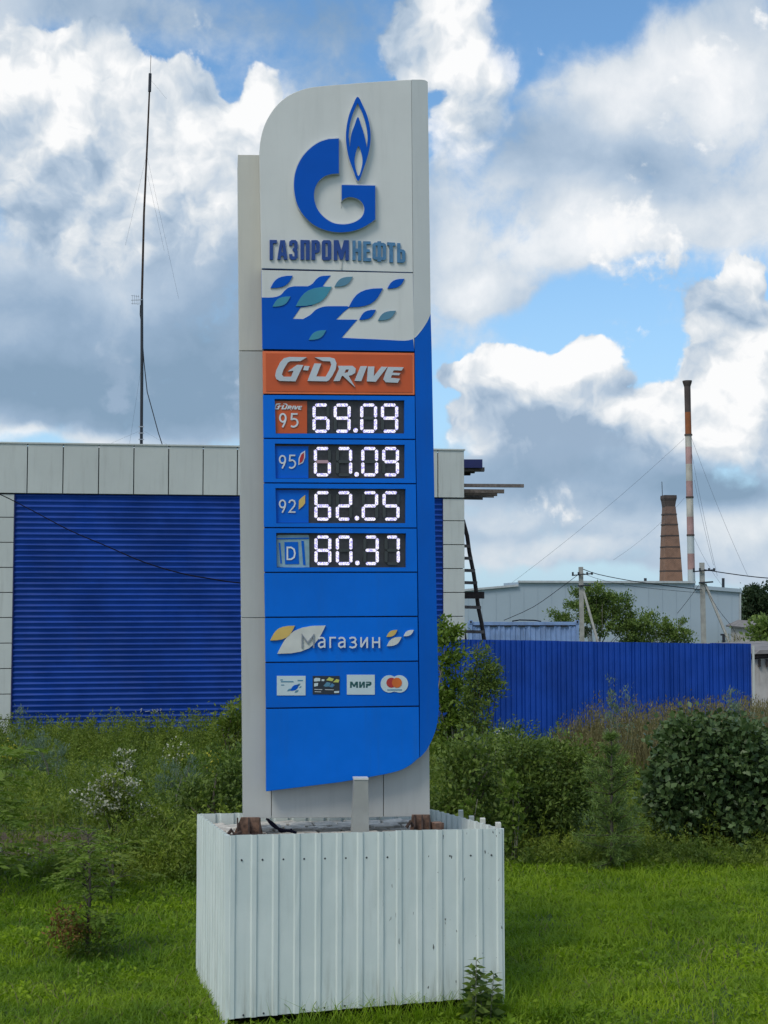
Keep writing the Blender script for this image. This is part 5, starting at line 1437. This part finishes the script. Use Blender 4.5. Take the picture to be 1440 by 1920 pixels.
def P0(px, Y_): 
    x_ = (px - 720) / FPX * Y_ ; return (x_, Y_, gz(x_, Y_))
def hz(py, Y_): return CAM_Z - (py - 1110) / FPX * Y_

# big dark broadleaf shrub
b = P0(1325, 23.0); b2 = b[2]
bush('broadleaf_shrub', 'large dark green broadleaf shrub, rounded and dense, at the right behind the lawn', 'shrub', b,
     [(0, 0, .95, 1.10, .9, .95), (-.55, -.2, .7, .65, .6, .75), (.7, 0, .8, .9, .8, .8), (-.30, -.1, 1.50, .80, .7, .55), (-.15, -.1, 1.82, .5, .5, .40), (.45, 0, 1.5, .85, .7, .5), (1.5, .2, .7, .8, .8, .75), (.35, -.5, .5, .9, .5, .5)],
     ML['dark'], 300, 19000, .13, .115, .72, up=.05, bark=M['bark'], stems=8)
# young pine
def conifer(name, label, base, H, Rr_, mat_, whorls=11, seed=0, group=None):
    root = empty(name, base, label, 'tree', group)
    sets = []; limbs = []
    B0 = Vector(base)
    for wv in range(whorls):
        t_ = wv / (whorls - 1); zc = .10 + (H * .92 - .10) * t_; rad = Rr_ * (1 - t_) ** .6 * (.6 + .6 * rng.random()) + .08
        nb = 7 if t_ < .8 else 5
        for q in range(nb):
            a_ = q * 2 * math.pi / nb + rng.random() * .8 + wv; e = Vector((math.cos(a_), math.sin(a_), .15 + .7 * t_ + .2 * rng.normal())).normalized()
            rad_q = rad * (.6 + .7 * rng.random())
            p0 = B0 + Vector((0, 0, zc)); p1 = p0 + e * rad_q
            limbs.append(tube_vf([p0, p0.lerp(p1, .6), p1], [.012, .008, .004], 5))
            m_ = int(70 + 190 * rad)
            s_ = (.15 + .85 * rng.random(m_))[:, None]
            pp = np.array(p0)[None] * (1 - s_) + np.array(p1)[None] * s_ + rng.normal(size=(m_, 3)) * .022
            ax = np.array(e)[None] * .9 + rng.normal(size=(m_, 3)) * .55
            sets.append(leaves(pp, ax, .075 + .05 * rng.random(m_), .10, .1, np.clip(.2 + .5 * s_[:, 0] + .3 * rng.random(m_), 0, 1)))
    V, T, C = merge(sets); fast_mesh('crown', V, T, C, mat_, root)
    v, f = join([tube_vf([B0 + Vector((0, 0, -.05)), B0 + Vector((0, 0, H * .5)), B0 + Vector((0.01, 0, H))], [.035, .02, .005], 8)] + limbs)
    obj('trunk', v, f, M['bark'], root, smooth=True)
b = P0(1142, 20.6); conifer('young_pine', 'small soft green pine between the big dark shrub and the planter', b, hz(1365, 20.6) - b[2], .62, ML['pine'], 10)

# mixed shrubs between sign and pine
for (px_, Y_, H, ells, mm, lab, nl, lf) in (
    (865, 22.0, 1.9, [(0, 0, .8, .62, .55, .8), (.15, 0, 1.4, .45, .45, .5), (-.2, -.1, .5, .6, .5, .5)], 'mixed', 'dense green shrub just right of the sign behind the planter', 6500, .085),
    (962, 22.8, 1.9, [(0, 0, .75, .7, .6, .75), (.1, 0, 1.45, .5, .5, .45), (.3, -.1, .6, .6, .5, .6)], 'mixed', 'leafy green shrub with pale shoots midway between planter and pine', 6500, .080),
    (1045, 23.2, 1.9, [(0, 0, .8, .65, .6, .8), (-.1, 0, 1.35, .55, .5, .5), (.35, 0, 1.1, .45, .45, .6)], 'mixed', 'tangled green shrub just left of the small pine', 6500, .075)):
    b = P0(px_, Y_); bush('wild_shrub', lab, 'shrub', b, [(e[0], e[1], e[2], e[3], e[4], e[5] * (.85 + .4 * rng.random())) for e in ells], ML[mm], 75, nl, .13, lf, .5, 'wild shrubs behind the lawn', bark=M['bark'], stems=6)
for (px_, Y_, top, lab) in ((882, 21.3, 1495, 'pale yellow-green shoots with broad leaves beside the right rim of the planter'), (958, 21.2, 1445, 'tall yellow-green weed stem standing before the shrubs right of the planter')):
    b = P0(px_, Y_); H = hz(top, Y_) - b[2]
    bush('pale_weed', lab, 'weed', b, [(0, 0, H * .75, .16, .14, H * .25), (0, 0, H * .4, .12, .12, H * .3)], ML['lime'], 24, 520, .05, .10, .55, bark=M['bark_pale'], stems=3, trunk_r=.012)
# sparse sapling with the white wall showing through, and shrub beside it
b = P0(858, 31); H = hz(1150, 31) - b[2]
bush('sapling', 'tall sparse sapling before the white end of the pavilion, right of the sign', 'tree', b,
     [(-.25, 0, H * .90, .30, .3, .32), (-.15, 0, H * .72, .42, .35, .5), (0, 0, H * .5, .45, .35, .6), (-.1, 0, H * .25, .5, .4, .8), (-.35, 0, H * .45, .25, .3, .9)], ML['weed_light'], 110, 4600, .09, .13, .42, bark=M['bark_pale'], stems=9, trunk_r=.022, up=.1)
b = P0(905, 30); H = hz(1205, 30) - b[2]
bush('wild_shrub', 'feathery green shrub growing against the left end of the blue fence', 'shrub', b,
     [(0, 0, H * .80, .34, .3, .40), (-.15, 0, H * .5, .30, .3, .7), (.18, 0, H * .68, .26, .25, .3), (-.12, 0, H * .95, .15, .15, .25)], ML['mixed'], 80, 4200, .09, .10, .32, 'wild shrubs behind the lawn', bark=M['bark'], stems=6)
# shrubs at the left side of the sign
b = P0(438, 33); bush('wild_shrub', 'green shrub against the blue ribbed wall beside the left edge of the sign', 'shrub', b, [(0, 0, .7, .5, .5, .75), (.2, 0, 1.2, .35, .35, .45)], ML['weed'], 60, 2400, .12, .11, .4, 'wild shrubs in the left weeds', bark=M['bark'], stems=4)
b = P0(425, 21.0); bush('wild_shrub', 'dark green shrub behind the left back corner of the planter', 'shrub', b, [(0, 0, .55, .55, .5, .55), (.15, 0, 1.0, .45, .4, .45), (-.45, 0, .5, .5, .5, .5)], ML['mixed'], 90, 4200, .11, .075, .5, 'wild shrubs in the left weeds', bark=M['bark'], stems=4)
for (px_, Y_, H, w_, lab) in ((75, 29, 1.25, .42, 'grey-green wormwood clump below the left end of the blue ribbed wall'), (105, 27.5, 1.1, .34, 'second grey-green wormwood clump, lower, right of the leftmost one'), (338, 25, .95, .30, 'grey-green wormwood clump in the weeds left of the sign'),
                              (900, 29, 1.15, .30, 'grey-green wormwood stems by the left foot of the blue fence'), (1152, 30, 1.9, .28, 'tall grey-green wormwood stems before the middle of the blue fence'), (1375, 29.5, 1.75, .35, 'tall grey-green wormwood stems before the right end of the blue fence')):
    b = P0(px_, Y_)
    ells = [(rng.normal() * w_ * .6, rng.normal() * .15, H * (.45 + .08 * q), .09, .09, H * (.45 + .03 * q)) for q in range(5)]
    bush('wormwood', lab, 'plant', b, ells, ML['wormwood'], 40, 1500, .05, .07, .22, 'wormwood clumps', up=.9, bark=M['bark_pale'], stems=6, trunk_r=.012)
# white flowering bush and other flowers
def flowering(name, label, b, ells, leafm, n, nf, cat='plant', fsize=.045, fm='petal', group=None):
    r = bush(name, label, cat, b, ells, ML[leafm], 60, n, .09, .07, .4, group, bark=M['bark_pale'], stems=5, trunk_r=.012)
    bb = np.array(b); el = [(bb[0] + e[0], bb[1] + e[1] - .08, bb[2] + e[2] + .1, e[3], e[4], e[5]) for e in ells]
    pos, ow, ct = clumps(el, 40, nf, .05)
    V, T, C = leaves(pos, rng.normal(size=pos.shape) + [0, -.4, .6], fsize, .8, .1); fast_mesh('blossom', V, T, C, ML[fm], r)
b = P0(225, 20.6); flowering('flowering_bush', 'bush covered in whitish blossom in the left weeds above the dirt patch', b, [(-.15, 0, .55, .5, .35, .33), (.3, 0, .42, .4, .35, .25), (.0, 0, .75, .3, .3, .2)], 'weed', 2600, 900)
b = P0(238, 26.0); flowering('flowering_bush', 'smaller tuft of white flowers higher up the left bank', b, [(0, 0, .65, .28, .3, .3)], 'weed', 900, 260, fsize=.055)
b = P0(345, 27.5); flowering('flowering_weed', 'thin white-flowered weed near the sign on the left bank', b, [(0, 0, .75, .4, .3, .25)], 'weed', 900, 110, fsize=.05)
b = P0(20, 28.0); flowering('flowering_weed', 'weed with yellow flowers at the far left below the white panels', b, [(0, 0, .7, .4, .3, .25)], 'weed_light', 900, 130, fsize=.05, fm='yellow')
b = P0(400, 27.0); flowering('flowering_weed', 'weed with yellow flowers near the left side of the sign', b, [(-.1, 0, .6, .6, .3, .3)], 'weed_light', 1000, 110, fsize=.045, fm='yellow')
b = P0(950, 28.5); flowering('flowering_weed', 'umbel-headed white weed in front of the blue fence', b, [(0, 0, 1.15, .35, .3, .18)], 'weed', 500, 60, fsize=.05)
# ash sapling at the left edge with long compound leaves
def pinnate(root, base, tip, mat_, n=9, L=.13):
    base, tip = np.array(base), np.array(tip); d = tip - base
    side = np.cross(d, [0, 0, 1.0]); side /= np.linalg.norm(side) + 1e-9
    t_ = np.linspace(.25, 1, n); pp, ax = [], []
    for s_ in (-1, 1):
        for tt in t_:
            pp.append(base + d * tt - np.array([0, 0, .25 * np.linalg.norm(d) * tt * tt])); ax.append(side * s_ * .8 + d / np.linalg.norm(d) * .6 + np.array([0, 0, -.25]))
    pp.append(tip - np.array([0, 0, .25 * np.linalg.norm(d)])); ax.append(d)
    return leaves(np.array(pp), np.array(ax) + rng.normal(size=(len(pp), 3)) * .08, L * (.8 + .4 * rng.random(len(pp))), .34, .2, np.clip(.3 + .6 * rng.random(len(pp)), 0, 1))
def ashlike(label, base, H, spread_, mat_, nb, name='ash_sapling', L=.13, tip_len=.45, bark='bark'):
    root = empty(name, base, label, 'tree'); B0 = Vector(base); sets = []; limbs = [tube_vf([B0 + Vector((0, 0, -.05)), B0 + Vector((.03, 0, H * .5)), B0 + Vector((.0, .02, H * .97))], [.022, .016, .006], 6)]
    for i in range(nb):
        zc = H * (.12 + .86 * (i + rng.random()) / nb); a_ = rng.random() * 6.28
        l_ = spread_ * (.55 + .6 * rng.random()) * (1 - .35 * zc / H)
        p0 = B0 + Vector((0, 0, zc)); p1 = p0 + Vector((math.cos(a_), math.sin(a_), .35)) * l_
        limbs.append(tube_vf([p0, p0.lerp(p1, .5) + Vector((0, 0, .03)), p1], [.007, .005, .003], 4))
        for j in range(3):
            q0 = p0.lerp(p1, .4 + .3 * j); aa = a_ + rng.normal() * .8
            sets.append(pinnate(root, q0, q0 + Vector((math.cos(aa), math.sin(aa), .15)) * tip_len * (.7 + .5 * rng.random()), mat_, 8, L))
    V, T, C = merge(sets); fast_mesh('crown', V, T, C, mat_, root)
    v, f = join(limbs); obj('trunk', v, f, M[bark], root, smooth=True)
    return root
b = P0(-25, 17.6); ashlike('light green ash sapling with long feathered leaves at the left edge', b, hz(1400, 17.6) - b[2], .48, ML['weed_light'], 34)
b = P0(215, 17.4); ashlike('small green sapling with feathered leaves low on the bank left of the planter', b, .75, .5, ML['weed'], 16, L=.10, tip_len=.35)
b = P0(172, 14.5); rt = ashlike('young thin tree with brown dead leaves in the lawn left of the planter', b, hz(1555, 14.5) - b[2], .30, ML['weed_light'], 44, 'young_tree', .065, .22)
bb = (b[0] - .08, b[1] - .1, b[2] + .0)
pos, ow, ct = clumps([(b[0] - .16, b[1] - .34, hz(1712, 14.4), .20, .16, .17), (b[0] - .02, b[1] - .1, hz(1735, 14.4), .09, .10, .18)], 26, 520, .05)
V, T, C = leaves(pos, rng.normal(size=pos.shape) + [0, 0, -.5], .03 + .04 * rng.random(len(pos)), .35); fast_mesh('dead_leaves', V, T, C, ML['brown'], rt)
pos, ow, ct = clumps([(b[0] + .02, b[1], b[2] + .20, .26, .25, .22)], 24, 800, .07)
V, T, C = leaves(pos, ow + rng.normal(size=pos.shape) * .8 + [0, 0, .5], .06, .4); fast_mesh('undergrowth', V, T, C, ML['weed'], rt)
# nettle at the planter corner
def nettle(px_, Y_, top, label, n=2):
    b = P0(px_, Y_); root = empty('nettle', b, label, 'weed'); B0 = Vector(b); sets, st = [], []
    for s_ in range(n):
        o_ = Vector((rng.normal() * .05, rng.normal() * .03, 0)) + Vector((.07 * s_, 0, 0)); H = (hz(top + 14 * s_, Y_) - b[2])
        st.append(tube_vf([B0 + o_, B0 + o_ * 1.2 + Vector((0, 0, H))], [.005, .003], 5))
        for lv_ in range(9):
            z_ = H * (.15 + .85 * lv_ / 8)
            for q in range(4):
                a_ = q * math.pi / 2 + lv_ * .8 + rng.random() * .3
                sets.append(leaves(np.array([B0 + o_ * (1 + .2 * z_ / H) + Vector((0, 0, z_))]), np.array([[math.cos(a_), math.sin(a_), .15 - .3 * rng.random()]]), .125 * (1.2 - .5 * lv_ / 8), .42, .15))
    V, T, C = merge(sets); tag(fast_mesh('leaf_cluster', V, T, C, ML['mixed'], root), kind='stuff')
    v, f = join(st); obj('stem', v, f, M['bark_pale'], root)
nettle(878, 11.93, 1784, 'tall nettle growing against the right front corner of the planter', 3)
nettle(908, 11.98, 1806, 'shorter thin nettle touching the planter corner, right of the tall nettle', 1)
# bent grass stalks in front of the planter
n_ = 900
tt = rng.random(n_); xx = A.x + (B.x - A.x) * (0.15 + .9 * tt ** .6) ; yy = A.y + (B.y - A.y) * (xx - A.x) / (B.x - A.x) - .08 - .15 * rng.random(n_)
xx2 = B.x + .06 + .5 * rng.random(500); yy2 = 11.9 + 1.6 * rng.random(500)
xx = np.concatenate([xx, xx2]); yy = np.concatenate([yy, yy2]); n_ = len(xx)
V, T, C = blades(np.stack([xx, yy, ground_z(xx, yy)], 1), .12 + .26 * rng.random(n_) ** 1.8, np.full(n_, .008), .2 + rng.random(n_), .55 * rng.random(n_))
tag(fast_mesh('tall_grass', V, T, C, ML['grass']), 'longer unmown grass along the foot of the planter', 'grass', kind='stuff')
# stones on the dirt patch
for (px_, py_, Y_, s_, lab) in ((68, 1558, 19.4, .10, 'pale angular stone on the bare dirt patch at the left'), (4, 1552, 19.5, .10, 'white stone at the very left edge by the dirt patch')):
    c_ = Vector(P0(px_, Y_)); vs_ = []
    dirs = [(-1, -.6, 0), (1, -.7, 0), (1.1, .7, 0), (-.9, .8, 0), (-.6, -.4, 1.2), (.5, -.5, .9), (.7, .4, .6), (-.5, .5, 1.0)]
    vs_ = [c_ + Vector(d_) * s_ * (.8 + .3 * rng.random()) for d_ in dirs]
    tag(obj('stone', vs_, [(3, 2, 1, 0), (4, 5, 6, 7), (0, 1, 5, 4), (1, 2, 6, 5), (2, 3, 7, 6), (3, 0, 4, 7)], M['concrete'], bevel=.012), lab, 'stone')

# bushes and trees beyond the fence
def P1(px_, Y_): x_ = (px_ - 720) / FPX * Y_; return (x_, Y_, gz(x_, Y_))
for (px_, Y_, ells, n, lab) in (
    (1112, 79, [(-.4, 0, 2.7, 1.8, 1.3, 1.4), (1.0, 0, 2.6, 1.5, 1.3, 1.3), (-.1, 0, 3.9, 1.0, .9, .85), (1.5, 0, 3.4, .85, .8, .75), (-2.0, 0, 2.5, .9, .9, .6), (2.2, 0, 1.9, 1.0, .9, 1.0)], 14000, 'loose olive-green bush behind the fence around the left utility pole'),
    (1235, 80, [(-.4, 0, 1.9, 1.4, 1.2, 1.2), (.7, 0, 1.8, 1.2, 1.2, 1.0), (-1.2, 0, 1.7, .8, .8, 1.0), (-.45, 0, 2.7, .65, .65, .5), (1.6, 0, 1.5, .5, .5, .5), (-1.9, 0, 1.5, .8, .8, .9)], 5600, 'lower pale-tipped bush behind the fence, between the two utility poles')):
    bush('background_bush', lab, 'shrub', P1(px_, Y_), ells, ML['olive'], 110, n, .17, .16, .5, 'bushes behind the blue fence', bark=M['bark_pale'], stems=12, trunk_r=.04)
b = P1(1382, 50); bush('dry_bush', 'dry straw-coloured bush behind the right end of the blue fence', 'shrub', b, [(-.15, 0, 1.9, .5, .4, .6), (.45, 0, 1.8, .4, .4, .4)], ML['dry'], 26, 500, .12, .22, .12, bark=M['bark_pale'], stems=18, trunk_r=.018)
for (px_, Y_, topy, w_, mm, n, lab) in ((1416, 135, 1092, 1.9, 'far', 8000, 'dark pine-like tree at the right edge beyond the grey hall'), (1446, 133, 1083, 1.9, 'far', 6000, 'dark leafy tree cut off by the right edge, in front of its neighbour'), (1450, 92, 1150, 1.6, 'olive', 3500, 'yellowish lower tree at the right edge above the old shed'), (1404, 134, 1150, 1.2, 'far', 2600, 'small dark tree just right of the grey hall corner')):
    b = P1(px_, Y_); H = hz(topy, Y_) - b[2]
    bush('background_tree', lab, 'tree', b, [(0, 0, H * .55, w_, 1.5, H * .30), (-w_ * .2, 0, H * .78, w_ * .6, 1.3, H * .18), (w_ * .35, 0, H * .72, w_ * .5, 1.2, H * .18), (w_ * .1, 0, H * .35, w_ * .9, 1.4, H * .2)], ML[mm], 90, n, .34, .30, .6, 'trees beyond the old shed', bark=M['bark'], stems=7, trunk_r=.14)
b = P1(1432, 44); bush('flowering_shrub', 'green shrub with white blossom above the old shed roof', 'shrub', b, [(0, 0, 2.2, .7, .5, .45), (.6, 0, 2.1, .5, .5, .5)], ML['mixed'], 40, 1500, .14, .12, .5, bark=M['bark'], stems=5)
